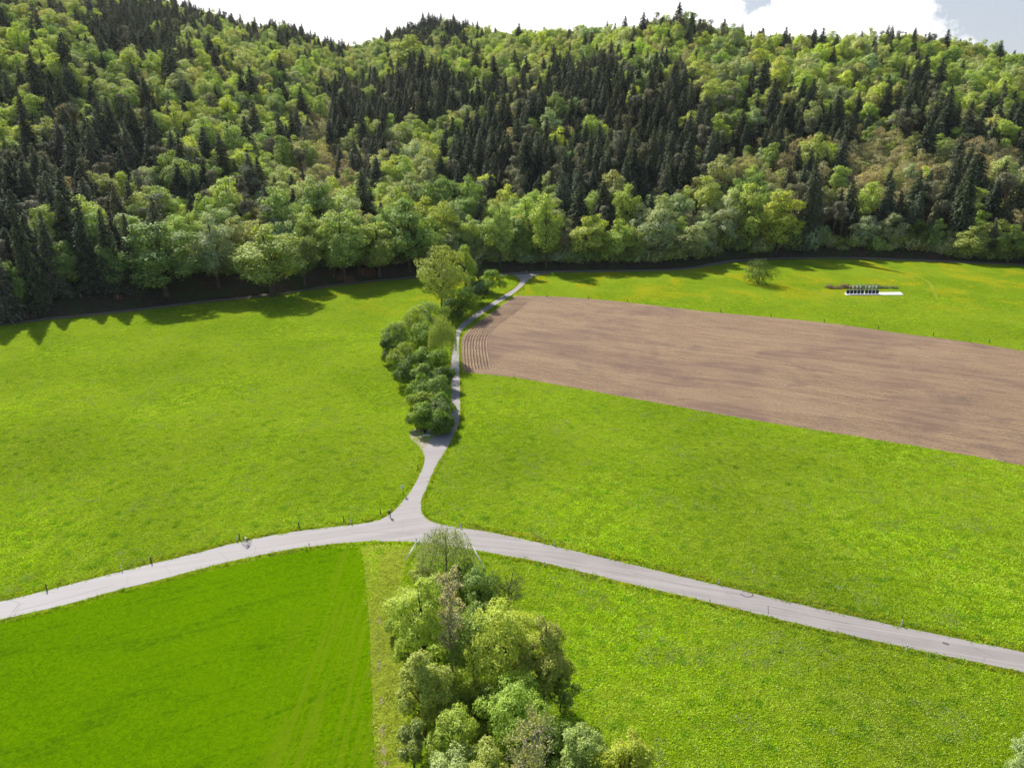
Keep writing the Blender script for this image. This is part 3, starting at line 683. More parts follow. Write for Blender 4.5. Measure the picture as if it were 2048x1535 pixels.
# trees one can point at: (key, crown centre px, top py, base py, crown width px, tint, label)
SPECIAL = [
 ('edge0', 335, 424, 598, 165, T_MID, 'broad dark green tree with pale top, widest on the left forest edge'),
 ('edge1', 545, 428, 592, 150, T_FRESH, 'leaning wide yellow-green tree on the left forest edge above the shaded meadow'),
 ('edge1', 440, 418, 585, 95, T_GREY, 'grey-green tree between two wide green trees on the left forest edge'),
 ('edge2', 690, 392, 560, 100, T_FRESH, 'tall fresh green tree with bright top on the forest edge above the red earth'),
 ('edge0', 820, 374, 545, 115, T_MID, 'large rounded green tree on the forest edge directly behind the big maple'),
 ('edge2', 760, 420, 552, 90, T_FRESH, 'green tree with pale top left of the large rounded tree on the forest edge'),
 ('edge2', 1092, 356, 534, 62, T_YELL, 'tall pointed yellow-green tree rising above the lane end at the forest'),
 ('edge2', 1000, 386, 536, 60, T_FRESH, 'bright green slim tree above the lane junction at the forest edge'),
 ('edge1', 1170, 425, 532, 85, T_YELL, 'yellowish leafy tree on the forest edge right of the lane end'),
 ('edge1', 1235, 430, 532, 75, T_YELL, 'low yellow-green tree at the forest edge, next to the bare pale trunk'),
 ('edge2', 1310, 400, 530, 70, T_GREY, 'greyish green tree with slender trunk on the forest edge over the far meadow'),
 ('edge2', 1375, 440, 528, 62, T_GREY, 'pale green bushy tree where the forest track bends uphill'),
 ('edge1', 1445, 400, 514, 60, T_GREY, 'soft green pointed tree left of the two brightest yellow-green trees'),
 ('edge0', 1490, 355, 512, 80, T_YELL, 'left one of the two brightest yellow-green trees on the right forest edge'),
 ('edge0', 1552, 368, 512, 95, T_YELL, 'right one of the two brightest yellow-green trees, beside a dark spruce'),
 ('edge2', 1722, 430, 508, 55, T_GREY, 'small grey-green tree at the forest edge above the target range'),
 ('edge2', 1777, 425, 508, 58, T_GREY, 'loose grey-green tree left of the small oval tree at the forest edge'),
 ('edge2', 1830, 436, 512, 46, (0.11, 0.19, 0.028), 'small oval bright green tree alone against the dark right forest edge'),
 ('edge1', 1935, 442, 520, 66, T_FRESH, 'low spreading green tree at the right forest edge near the frame'),
 ('edge1', 2015, 438, 524, 70, T_MID, 'rightmost green tree on the forest edge'),
 ('edge1', 835, 262, 352, 90, T_FRESH, 'round bright green tree in the dark spruces in mid slope'),
 ('edge2', 1180, 222, 300, 52, T_FRESH, 'green leafy tree alone among dark spruces in the middle of the slope'),
 ('spruce0', 1607, 318, 508, 42, T_SPR, 'tall dark spruce right of the brightest yellow-green trees'),
 ('spruce2', 1908, 320, 512, 62, T_SPR, 'broad dark spruce, tallest on the right forest edge'),
 ('spruce1', 190, 440, 600, 60, T_SPR, 'black-green spruce left of the widest tree on the forest edge'),
 ('spruce2', 235, 430, 600, 60, T_SPR, 'dark spruce close beside the widest tree on the left forest edge'),
 ('spruce0', 75, 405, 622, 60, T_SPR, 'tall dark spruce at the left forest edge behind the wooden stakes'),
 ('edge2', 142, 474, 603, 56, T_MID, 'slim mid green tree squeezed between dark spruces above the first pale stakes'),
 ('edge2', 40, 500, 630, 50, T_MID, 'low green tree at the far left forest edge in front of dark spruces'),
 ('edge1', 610, 440, 572, 70, T_MID, 'green tree in shade between the leaning tree and the tall fresh green tree'),
 ('edge1', 240, 470, 600, 60, T_MID, 'small green tree tucked beside the widest tree of the left forest edge'),
 ('spruce1', 120, 430, 604, 56, T_SPR2, 'dark spruce directly behind the first two pale stakes'),
 ('spruce3', 278, 440, 596, 50, T_SPR, 'dark spruce half hidden by the widest tree of the left forest edge'),
 ('spruce2', 15, 470, 640, 70, T_SPR2, 'nearest dark spruce at the left frame edge'),
 ('pine0', 1153, 356, 480, 34, T_PINE, 'pine with long bare trunk above the low yellow-green trees'),
 ('pine1', 1225, 350, 470, 30, T_PINE, 'reddish brown pine right of the pine with long bare trunk'),
 ('pine0', 1040, 376, 500, 34, T_PINE, 'brownish pine between bright green trees above the lane end'),
 ('pine1', 1985, 372, 500, 50, T_PINE, 'reddish brown pine near the right frame edge above low green trees'),
]
taken = []
for i, (key, px, pt, pb, wpx, tint, lab) in enumerate(SPECIAL):
    b = G(px, pb)
    for _ in range(14):   # settle on the hillside surface along the same line of sight
        z = hill_z(b.x, b.y); b = G(px, pb, z)
    h = top_height(b, pt)-b.z; c = P(b.x, b.y, b.z+h*0.5)[2]; wm_ = wpx*c/F
    cm, tm, H, Rw = PROTO[key]
    put_tree(key, b.x, b.y, hill_z(b.x, b.y)-0.1, h/H, wm_/(2*Rw)/1.0, rf.uniform(0, 6.28), vary(tint, .05), lab)
    taken.append((b.x, b.y, wm_*0.42))

raw = []
y = 280.0
while y < 1330:
    sp = 5.0 if y < 460 else 6.2
    x = -0.95*y-60
    while x < 0.95*y+60:
        qx = x+rf.uniform(-.5, .5)*sp; qy = y+rf.uniform(-.5, .5)*sp; x += sp
        a = qx/qy
        ty = float(np.interp(a, TA, TY))
        if qy < ty+0.5 or qy > ridge_y(a)+110: continue
        if any((qx-t[0])**2+(qy-t[1])**2 < t[2]**2 for t in taken): continue
        raw.append((qx, qy, qy-ty))
    y += sp*0.95
rf.shuffle(raw); raw.sort(key=lambda t: t[2] > 8)      # the forest edge fills up first
grid = {}; ALL = []
for (x, y, de) in raw:
    z = hill_z(x, y); px, py, c = P(x, y, z+20)
    if px > 2300 or px < -260:
        if not (-1000 < px <= -260 and y < 420): continue
    a_ = wsum(SP, px, py); b_ = wsum(LF, px, py); cnf = (0.34+a_*1.6)/(1+2.2*b_); lf = (0.46+b_*1.9)/(1+1.25*a_); bu = 0.035+wsum(BU, px, py, 1.8)
    t = rf.random()*(cnf+lf+bu)
    front = de < 9
    if t < cnf:
        if rf.random() < (0.15 if not (550 < px < 1000 and py < 300) else 0.05): key = rf.choice(('pine0', 'pine1')); tint = vary(T_PINE, .3); s = rf.uniform(.72, 1.02)
        else: key = 'spruce%d' % rf.randrange(4); tint = vary(rf.choice((T_SPR, T_SPR, T_SPR2)), .25); s = rf.uniform(.62, 1.06) if not (x < -40 and y < 350) else rf.uniform(.88, 1.12)
        sw = s*rf.uniform(1.15, 1.5); rad = (4.1 if key[0] == 's' else 3.3)*sw
    elif t < cnf+lf:
        tint = leaf_tint(x, y)
        if front: key = 'edge%d' % rf.randrange(3); s = rf.uniform(.95, 1.3) if x < -40 else rf.uniform(.6, 1.0)
        else: key = 'beech%d' % rf.randrange(5); s = rf.choice((rf.uniform(.55, .85), rf.uniform(.8, 1.15)))
        sw = s*rf.uniform(.95, 1.3); rad = (4.6 if front else 6.1)*sw
    else: key = rf.choice(('bud0', 'bud1')); tint = vary(rf.choice((T_BROWN, T_OLIVE, T_BROWN)), .2); s = rf.uniform(.7, 1.0); sw = s*rf.uniform(1.0, 1.3); rad = 5.0*sw
    kk = 1.0 if front else 1.16; s *= 1.0+(kk-1)*.6; sw *= kk; rad *= kk
    gx, gy = int(x//14), int(y//14); ok = True
    for i in (-1, 0, 1):
        for j in (-1, 0, 1):
            for (ox, oy, orad) in grid.get((gx+i, gy+j), ()):
                if (ox-x)**2+(oy-y)**2 < ((0.46 if front else 0.64)*(rad+orad))**2: ok = False; break
    if not ok: continue
    grid.setdefault((gx, gy), []).append((x, y, rad))
    ALL.append((c, key, x, y, z, s, sw, rf.uniform(0, 6.28), tint, px, py, de))
# low growth that closes the forest edge down to the ground
# nearest ones that can be seen become trees of their own
ALL.sort(key=lambda t: t[0]*(1+0.0) + max(0, t[11]-14)*0.0)
cnt = {}; LIMIT = {'broadleaf_tree': 255, 'budding_tree': 90, 'spruce_tree': 230, 'pine_tree': 110}
rest = []
GR = {'broadleaf_tree': ('leafy green tree crowded among others in the lower forest slope', 'leafy trees of the lower slope'),
      'budding_tree': ('half bare brownish tree coming into bud in the lower forest slope', 'budding trees of the lower slope'),
      'spruce_tree': ('dark narrow spruce standing in the crowd of the lower forest slope', 'spruces of the lower slope'),
      'pine_tree': ('brown-green pine with tufted top in the crowd of the lower forest slope', 'pines of the lower slope')}
for (c, key, x, y, z, s, sw, rz, tint, px, py, de) in ALL:
    nm = tree_name(key)
    if -20 < px < 2070 and cnt.get(nm, 0) < LIMIT[nm]:
        cnt[nm] = cnt.get(nm, 0)+1
        put_tree(key, x, y, z-0.2, s, sw, rz, tint, *GR[nm])
    else: rest.append((key, x, y, z-0.2, s, sw, rz, tint))

# the rest of the wood: one object, points carrying instances of the same tree meshes
keys = sorted(PROTO); kid = {k: i for i, k in enumerate(keys)}
def scatter(name, pts, srcs, label):
    """pts: (index, x, y, z, s, sw, rz, tint)"""
    me = bpy.data.meshes.new(name); me.vertices.add(len(pts))
    me.vertices.foreach_set('co', np.array([p[1:4] for p in pts], dtype=np.float32).ravel())
    def attr(n, ty, data, fld):
        a = me.attributes.new(n, ty, 'POINT'); a.data.foreach_set(fld, np.array(data, dtype=np.int32 if ty == 'INT' else np.float32).ravel())
    attr('which', 'INT', [p[0] for p in pts], 'value')
    attr('rotv', 'FLOAT_VECTOR', [(0, 0, p[6]) for p in pts], 'vector')
    attr('sclv', 'FLOAT_VECTOR', [(p[5], p[5], p[4]) for p in pts], 'vector')
    attr('tint', 'FLOAT_VECTOR', [p[7] for p in pts], 'vector')
    o = link(name, me); g = bpy.data.node_groups.new(name, 'GeometryNodeTree')
    g.interface.new_socket('Geometry', in_out='INPUT', socket_type='NodeSocketGeometry'); g.interface.new_socket('Geometry', in_out='OUTPUT', socket_type='NodeSocketGeometry')
    gi = g.nodes.new('NodeGroupInput'); go = g.nodes.new('NodeGroupOutput'); jn = g.nodes.new('GeometryNodeJoinGeometry')
    def na_(n, ty):
        q = g.nodes.new('GeometryNodeInputNamedAttribute'); q.data_type = ty; q.inputs[0].default_value = n; return [s for s in q.outputs if s.enabled and s.name == 'Attribute'][0]
    wh = na_('which', 'INT'); ro = na_('rotv', 'FLOAT_VECTOR'); sc = na_('sclv', 'FLOAT_VECTOR')
    e2r = g.nodes.new('FunctionNodeEulerToRotation'); g.links.new(ro, e2r.inputs[0])
    for i, src in srcs:
        oi = g.nodes.new('GeometryNodeObjectInfo'); oi.inputs['Object'].default_value = src; oi.inputs['As Instance'].default_value = True; oi.transform_space = 'ORIGINAL'
        cmp_ = g.nodes.new('FunctionNodeCompare'); cmp_.data_type = 'INT'; cmp_.operation = 'EQUAL'
        ii = [s for s in cmp_.inputs if s.enabled and s.type == 'INT']; g.links.new(wh, ii[0]); ii[1].default_value = i
        ip = g.nodes.new('GeometryNodeInstanceOnPoints'); g.links.new(gi.outputs[0], ip.inputs['Points']); g.links.new(cmp_.outputs[0], ip.inputs['Selection'])
        g.links.new(oi.outputs['Geometry'], ip.inputs['Instance']); g.links.new(e2r.outputs[0], ip.inputs['Rotation']); g.links.new(sc, ip.inputs['Scale'])
        g.links.new(ip.outputs[0], jn.inputs[0])
    g.links.new(jn.outputs[0], go.inputs[0]); md = o.modifiers.new('scatter', 'NODES'); md.node_group = g
    o['kind'] = 'stuff'; o['label'] = label; return o
crown_src = {}; trunk_src = {}
for ob in COL.objects:
    if ob.type == 'MESH' and ob.parent and ob.name.startswith(('crown', 'trunk')):
        for k in keys:
            if ob.data == PROTO[k][0]: crown_src.setdefault(k, ob)
            if ob.data == PROTO[k][1]: trunk_src.setdefault(k, ob)
srcs = [(kid[k], crown_src[k]) for k in keys if k in crown_src]
srcs += [(kid[k], trunk_src[k]) for k in keys if k in trunk_src and k[0] in 'pb']
o = scatter('forest', [(kid[k], x, y, z, s, sw, rz, t) for (k, x, y, z, s, sw, rz, t) in rest if k in crown_src], srcs, 'mixed forest covering the upper slopes')
o['category'] = 'forest'
print('forest', len(rest), cnt)
#--PART2--
# understory: bushes along the forest edge
v, f, lb = leafy(61, 4.2, 2.9, 0.1, 9, 2100, 0.42, lobe=0.5, shape=0.7)
BUSH = mesh_np('foliage', v, f, M_leaf)
v, f, lb2 = leafy(62, 3.4, 3.2, 0.1, 9, 2000, 0.40, lobe=0.5, shape=0.7)
BUSH2 = mesh_np('foliage', v, f, M_leaf)
stem = MB()
for k in range(6): a = k*1.05; stem.tube([(0, 0, 0), (math.cos(a)*.8, math.sin(a)*.8, 1.4), (math.cos(a)*1.6, math.sin(a)*1.6, 2.6)], [.08, .05, .02], 5)
STEM = bpy.data.meshes.new('stems'); STEM.from_pydata(stem.v, [], stem.f); STEM.materials.append(M_bark)
def bush(me, x, y, z, s, sz, rz, tint, label, group=None, name='bush'):
    r = empty(name, (x, y, z), rz); r.scale = (s, s, sz); c = link('foliage', me, r); c['tint'] = list(tint); link('stems', STEM, r)
    return tag(r, label, 'bush', group)
rb = random.Random(5); px = -60; n = 0
while px < 2110:
    by = float(np.interp(px, [p[0] for p in EDGE_TREES], [p[1] for p in EDGE_TREES])); left = px < 840
    g = G(px, by+rb.uniform(-1.5, 2.0)-0.5); s = rb.uniform(.9, 1.8)*(0.9 if left else 1.1)
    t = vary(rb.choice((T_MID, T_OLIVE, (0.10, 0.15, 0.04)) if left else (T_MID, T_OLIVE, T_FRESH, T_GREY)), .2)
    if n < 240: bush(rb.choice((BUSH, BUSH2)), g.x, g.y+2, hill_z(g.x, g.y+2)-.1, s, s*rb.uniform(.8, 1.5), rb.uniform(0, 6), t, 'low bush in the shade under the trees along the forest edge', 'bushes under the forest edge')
    n += 1; px += rb.uniform(9, 17)

# ---------------------------------------------------------------- trees and shrubs one by one
def near_tree(name, bx, by, pt, wpx, tint, label, seed, kind='leafy', leaf=0.34, n=11000, bot=0.12, lobes=18, lobe=0.36, shape=0.8, bark=None, group=None, cat='tree', r0=None, sparse=0.0, trunk=True, asp=0.6, hz=1.0, spread=1.0):
    b = G(bx, by); h = (top_height(b, pt))*hz; c = P(b.x, b.y, h*0.6)[2]; w_ = wpx*c/F/2*spread*(1.22 if (by > 1200 and kind == 'leafy') else 1.0)
    r = empty(name, (b.x, b.y, 0), 0); 
    if kind == 'leafy':
        v, f, lb = leafy(seed, h, w_, h*bot, lobes, n, leaf, lobe=lobe, shape=shape, upbias=0.18, asp=asp, sparse=sparse)
    elif kind == 'weep':
        v, f = droopy(seed, h, w_, n, leaf); lb = [((math.cos(k*2.4)*w_*.55, math.sin(k*2.4)*w_*.55, h*(.6+.06*k)), w_*.3) for k in range(6)]
    if kind in ('leafy', 'weep'):
        cr = link('crown', mesh_np('crown', v, f, M_leaf), r)
    if kind == 'bare':
        mb = MB(); bare_crown(seed, h, w_, lobes, mb, bot=bot, up=1.0, r0=h*0.008)
        mz = max(p[2] for p in mb.v); mr = sorted(math.hypot(p[0], p[1]) for p in mb.v)[int(len(mb.v)*.98)]
        mb.v = [(p[0]*w_/mr, p[1]*w_/mr, p[2]*h/mz) for p in mb.v]
        rng = np.random.default_rng(seed); tips = np.array(mb.v)[rng.integers(0, len(mb.v), n)]; tips = tips+rng.normal(0, .18, tips.shape); tips = tips[tips[:, 2] > h*bot]
        ln = leaf*rng.uniform(.7, 1.4, len(tips)); v, f = quads_from(tips, rdir(rng, len(tips)), rdir(rng, len(tips)), ln, ln*.5, rng)
        cr = link('crown', mesh_np('crown', v, f, M_leaf), r)
        mb.build('branches', bark or M_bark, r); lb = []
    cr['tint'] = list(tint)
    if trunk:
        mb = limbs_mesh(h, r0 or h*0.016, lb, seed, twigs=3, top=0.82 if kind != 'bare' else .7, seg=8); mb.build('trunk', bark or M_bark, r, smooth=True)
    tag(r, label, cat, group); return r
BR = (0.42, 0.53, 0.075); MD = (0.32, 0.42, 0.05); YL = (0.44, 0.52, 0.065); OL = (0.37, 0.43, 0.085); SV = (0.37, 0.46, 0.16); DK = (0.21, 0.30, 0.055); BUDC = (0.54, 0.51, 0.30)
near_tree('willow_tree', 893, 1158, 1048, 112, (0.27, 0.32, 0.13), 'wispy pale green willow beside the road junction between the railings', 101, 'weep', .26, 420, r0=.22, hz=1.0)
near_tree('broadleaf_tree', 848, 1345, 1128, 112, BR, 'tall fresh green tree at the left of the stream trees, reaching up to the willow', 102, leaf=.23, n=21600, bot=.15, lobe=.30, lobes=26, sparse=.1)
near_tree('poplar_tree', 906, 1375, 1140, 56, BUDC, 'slender pinkish brown tree just leafing out between the green stream trees', 103, 'bare', .24, 4200, bot=.25, lobes=26, bark=M_birch, r0=.24)
near_tree('broadleaf_tree', 958, 1225, 1128, 74, (0.20, 0.30, 0.06), 'compact dark green tree behind the pinkish bare tree', 104, leaf=.23, n=13500, bot=.05, lobes=16)
near_tree('fruit_tree', 1018, 1232, 1146, 88, (0.12, 0.17, 0.05), 'nearly bare twiggy tree on the grass right of the stream trees', 105, 'bare', .2, 1500, bot=.28, lobes=16, r0=.2)
near_tree('broadleaf_tree', 1010, 1415, 1196, 150, YL, 'broad yellow-green tree in the middle of the foreground stream trees', 106, leaf=.23, n=27000, bot=.15, lobe=.28, lobes=32, sparse=.05)
near_tree('broadleaf_tree', 1085, 1425, 1205, 100, (0.34, 0.37, 0.07), 'bronze tinted green tree with shaded right side at the edge of the meadow', 107, leaf=.23, n=21600, bot=.08, lobe=.32, lobes=24)
near_tree('broadleaf_tree', 850, 1478, 1262, 96, OL, 'olive green ivy covered tree on the left edge of the stream trees', 108, leaf=.23, n=19800, bot=.05, lobe=.30, lobes=26, shape=.7)
near_tree('broadleaf_tree', 1034, 1520, 1348, 140, (0.32, 0.46, 0.06), 'bright green rounded tree in front of the broad yellow-green tree', 109, leaf=.23, n=23400, bot=.15, lobe=.30, lobes=26)
near_tree('broadleaf_tree', 915, 1560, 1396, 104, MD, 'mid green leafy tree low in the frame, left of the bright rounded tree', 110, leaf=.23, n=18000, bot=.05, lobes=20)
near_tree('broadleaf_tree', 905, 1640, 1476, 100, SV, 'silvery green tree cut off by the lower frame edge', 111, leaf=.23, n=16200, bot=.05, lobes=20)
near_tree('broadleaf_tree', 1062, 1665, 1432, 110, (0.40, 0.42, 0.14), 'brownish tangle of bare branches and thin leaves at the lower frame edge', 112, 'bare', .24, 3600, bot=.2, lobes=22, bark=M_birch)
near_tree('broadleaf_tree', 1160, 1600, 1436, 100, (0.34, 0.44, 0.12), 'soft grey-green tree at the lower frame edge right of the brown tangle', 113, leaf=.23, n=16200, bot=.05, lobes=18)
near_tree('broadleaf_tree', 1246, 1650, 1442, 110, (0.36, 0.42, 0.035), 'bright yellow-green tree rightmost of the lower stream trees', 114, leaf=.23, n=17100, bot=.1, lobe=.3, lobes=22, sparse=.1)
near_tree('broadleaf_tree', 975, 1640, 1458, 90, OL, 'olive green tree between the silvery tree and the brown tangle', 115, leaf=.23, n=15300, bot=.05, lobes=18)
near_tree('broadleaf_tree', 2046, 1620, 1446, 104, (0.28, 0.37, 0.13), 'silvery green tree cut off in the lower right corner', 116, leaf=.23, n=13500, bot=.05, lobes=18)
near_tree('broadleaf_tree', 830, 1545, 1430, 60, (0.28, 0.34, 0.08), 'shaded thin tree at the left rim of the stream trees near the lower edge', 117, leaf=.23, n=9000, bot=.05, lobes=12)
near_tree('broadleaf_tree', 950, 1365, 1215, 90, DK, 'shaded green tree hidden behind the slender pinkish tree', 118, leaf=.23, n=14400, bot=.05, lobes=18)
near_tree('broadleaf_tree', 1105, 1560, 1440, 90, DK, 'dark bush-like tree below the bronze tinted tree', 119, leaf=.23, n=12600, bot=.02, lobes=16)
for i, (x, yb, yt, w_, tn, lb_) in enumerate([
    (818, 1215, 1176, 50, OL, 'low olive bush below the left railing'), (842, 1170, 1128, 56, OL, 'small pale blossoming bush at the foot of the willow, on its left'),
    (930, 1180, 1120, 70, DK, 'dark bush under the willow by the stream'), (797, 1265, 1215, 40, MD, 'low green bush sticking out left of the stream trees'),
    (812, 1330, 1270, 44, MD, 'green bush at the left foot of the tall fresh green tree'), (880, 1205, 1140, 60, MD, 'green bush just below the willow'),
    (835, 1235, 1160, 60, BR, 'fresh green bush left of the tall fresh green tree top'), (828, 1420, 1350, 44, OL, 'olive bush left of the ivy covered tree'), (895, 1440, 1360, 70, DK, 'dark bush filling the gap under the pinkish tree'),
    (1120, 1420, 1330, 60, DK, 'dark bush at the right foot of the bronze tinted tree'), (985, 1440, 1370, 60, DK, 'dark bush left of the bright rounded tree'), (962, 1275, 1200, 70, DK, 'dark bush below the compact dark green tree'), (1045, 1300, 1225, 60, OL, 'olive bush behind the broad yellow-green tree')]):
    near_tree('shrub', x, yb, yt, w_, tn, lb_, 130+i, leaf=.23, n=5500, bot=.02, lobes=10, lobe=.45, trunk=True, cat='bush', r0=.08)

for i in range(70):
    t = rb.random(); yy = 1190+t*480; xc = 850+t*150+0*t; wd = 70+90*min(1, t*1.6)
    xx = xc+rb.uniform(-wd*.15, wd*1.25); g = G(xx, yy); s_ = rb.uniform(.45, .85)
    bush(rb.choice((BUSH, BUSH2)), g.x, g.y, -.1, s_, s_*rb.uniform(.8, 1.2), rb.uniform(0, 6), vary(rb.choice((OL, MD, DK)), .15), 'small green undergrowth bush between the stream trees', 'undergrowth of the stream trees')
SV, MD, DK, OL = (0.24, 0.33, 0.07), (0.19, 0.30, 0.03), (0.10, 0.17, 0.02), (0.25, 0.33, 0.04)
# hedge along the side lane
near_tree('maple_tree', 884, 618, 477, 132, (0.36, 0.42, 0.085), 'big spreading maple standing alone at the upper end of the hedge', 150, leaf=.5, n=17000, bot=.06, lobe=.26, lobes=34, shape=.75, sparse=.08)
near_tree('broadleaf_tree', 932, 600, 472, 56, (0.32, 0.43, 0.05), 'bright green upright tree directly right of the big maple', 151, leaf=.42, n=11000, bot=.05, lobes=16, shape=.75)
near_tree('spruce_tree', 957, 575, 492, 30, (0.08, 0.11, 0.05), 'thin dark tree at the right rim of the maple group', 152, leaf=.5, n=3000, bot=.05, lobes=12)
near_tree('birch_tree', 886, 722, 622, 56, (0.26, 0.33, 0.07), 'drooping light green birch beside the narrow side lane', 153, 'weep', .30, 460, r0=.16, bark=M_birch)
near_tree('willow_tree', 880, 850, 792, 52, (0.30, 0.38, 0.19), 'silvery round willow bush just above the bench', 154, leaf=.24, n=5500, bot=.02, lobes=14, lobe=.5, asp=.35, cat='bush')
for i, (x, yb, yt, w_, tn, lb_) in enumerate([
    (985, 588, 532, 42, MD, 'green bush at the upper right end of the hedge'), (962, 606, 558, 44, DK, 'dark bush near the upper right end of the hedge'), (925, 632, 570, 60, MD, 'leafy bush right of the maple trunk'),
    (905, 642, 585, 50, DK, 'dark bush at the foot of the maple'), (945, 610, 552, 46, (0.16, 0.24, 0.09), 'grey-green bush between maple and lane'), (862, 660, 592, 56, SV, 'grey-green shrub left below the maple trunk'),
    (828, 682, 618, 62, OL, 'olive shrub at the upper left bulge of the hedge'), (790, 706, 640, 54, SV, 'greyish shrub sticking out farthest left of the hedge'), (784, 726, 672, 36, DK, 'dark shrub at the left tip of the hedge'),
    (846, 706, 640, 62, MD, 'green shrub left of the drooping birch'), (812, 742, 682, 60, OL, 'olive shrub on the left flank of the hedge'), (868, 752, 690, 66, MD, 'green shrub below the drooping birch'),
    (824, 776, 712, 62, DK, 'dark green shrub on the lower left flank of the hedge'), (848, 748, 692, 34, SV, 'wispy pale shrub in the middle of the hedge'), (886, 776, 720, 46, DK, 'dark shrub beside the lane below the birch'),
    (852, 790, 726, 44, SV, 'pale narrow willow shrub lower in the hedge'), (842, 806, 750, 56, MD, 'rounded green shrub on the left of the lower hedge'), (875, 812, 748, 60, (0.19, 0.29, 0.05), 'bright leafy shrub in the lower hedge beside the lane'),
    (848, 836, 778, 56, OL, 'olive shrub near the lower end of the hedge'), (884, 836, 782, 48, MD, 'green shrub behind the silvery willow bush'), (858, 862, 806, 62, MD, 'green shrub above the bench at the lower tip of the hedge'),
    (884, 866, 824, 44, DK, 'low dark green shrub at the lower right tip of the hedge'), (842, 856, 812, 40, OL, 'small olive shrub at the lower left tip of the hedge')]):
    near_tree('shrub', x, yb, yt-3, w_*1.28, tn, lb_, 160+i, leaf=.42, n=8000, bot=.0, lobes=11, lobe=.36, sparse=.0, cat='bush', r0=.08, group=None)
near_tree('shrub', 1516, 567, 519, 70, (0.10, 0.15, 0.03), 'dense round dark green bush standing alone on the far meadow', 190, leaf=.36, n=9000, bot=.02, lobes=14, lobe=.42, shape=.7, cat='bush')

# ---------------------------------------------------------------- posts
def post(x, y, h=1.25, label='', group='wooden fence posts', mat=None, r=.075, name='fence_post', lean=0):
    b = G(x, y); mb = MB(); mb.tube([(0, 0, -.1), (0.01, 0, h*.5), (lean, .01, h-.03), (lean, .01, h)], [r*1.05, r, r*.95, r*.6], 8)
    me = bpy.data.meshes.new(name); me.from_pydata(mb.v, [], mb.f); me.materials.append(mat or M_wood)
    o = link(name, me); o.location = (b.x, b.y, hill_z(b.x, b.y)); return tag(o, label, 'post', group)
for (x, y, l) in [(94, 1179, 'weathered fence post nearest the left frame edge beside the road'), (303, 1124, 'weathered fence post between a white marker and the cyclist'), (479, 1077, 'dark fence post right behind the cyclist'),
    (598, 1054, 'fence post by the road between cyclist and junction'), (688, 1043, 'short fence post left of the walker, with a white marker to its right'), (761, 1028, 'dark fence post just left of the walker'), (836, 938, 'small post beside the side lane above the white sign')]:
    post(x, y, 1.25, l, 'fence posts along the road', r=.11, lean=random.Random(x).uniform(-.06, .06))
for (x, y) in [(1036, 589), (1047, 579.5), (1059, 568.5), (1068, 559), (1079, 552.5), (1098, 546.5)]: post(x, y, 1.3, 'fence post beside the top bend of the side lane', 'posts at the lane bend', r=.12)
for (x, y) in [(1094, 594), (1176.6, 597), (1255, 603), (1441, 624), (1542, 634), (1648, 644), (1756, 658), (1866, 671), (1978, 685)]: post(x, y, 1.3, 'fence post along the upper rim of the ploughed field', 'posts along the field rim', r=.13)
for (x, y) in [(149, 634), (267, 622), (379, 608), (481, 598), (672.5, 573)]: post(x, y, 1.3, 'dark fence post on the shaded meadow edge below the forest', 'posts at the left meadow edge', r=.13)
for (x, y, l) in [(105, 607, 'pale wooden stake, leftmost on the shaded forest bank'), (166.5, 610, 'pale wooden stake, second from left on the forest bank'), (238, 608, 'pale wooden stake, third from left on the forest bank'), (335, 588, 'pale stake under the widest tree of the left forest edge'), (669, 561, 'pale stake left of the red earth patch'), (726, 553, 'pale stake at the red earth patch')]:
    post(x, y, 1.7, l, 'pale stakes', M_pale, .13, 'wooden_stake')

def delineator(x, y, label, h=1.0):
    b = G(x, y); r = empty('delineator_post', (b.x, b.y, 0.0))
    mb = MB(); mb.tube([(0, 0, 0), (0, 0, .72)], [.12, .11], 3); mb.build('post_body', M_white, r)
    mb = MB(); mb.tube([(0, 0, .72), (0, 0, .88)], [.115, .112], 3); mb.build('black_band', M_black, r)
    mb = MB(); mb.tube([(0, 0, .88), (0, 0, .98), (0, .01, h+.04)], [.11, .105, .05], 3); mb.build('top_cap', M_white, r)
    mb = MB(); mb.box((0, -.06, .80), (.04, .01, .12)); mb.build('reflector', M_white, r)
    tag(r, label, 'road marker', 'white road edge markers')
for x, y, l in [(244, 1139, 'white road marker at the left between two fence posts'), (474, 1080, 'white road marker hard behind the cyclist'), (619, 1094, 'white road marker at the crop side of the left road'), (702, 1046, 'white road marker left of the walker'), (833, 1084, 'white road marker at the corner of the left railing'),
    (921, 1055, 'white road marker just right of the willow top across the road'), (1089, 1131, 'white road marker beside the near road edge right of the railing'), (1108, 1090, 'white road marker on the far road edge right of the junction'), (1437, 1167, 'white road marker above the scribbled tar mark'),
    (1802, 1250, 'white road marker on the far edge of the right road near the frame'), (1813, 1299, 'white road marker on the near edge of the right road near the frame'), (1419, 1207, 'white road marker on the near edge in the middle of the right road'), (1013, 552, 'small white marker at the forest junction on the left'), (1053, 545, 'small white marker in the shade behind the forest junction'), (1532, 519, 'small white marker on the forest track above the lone tree')]: delineator(x, y, l)

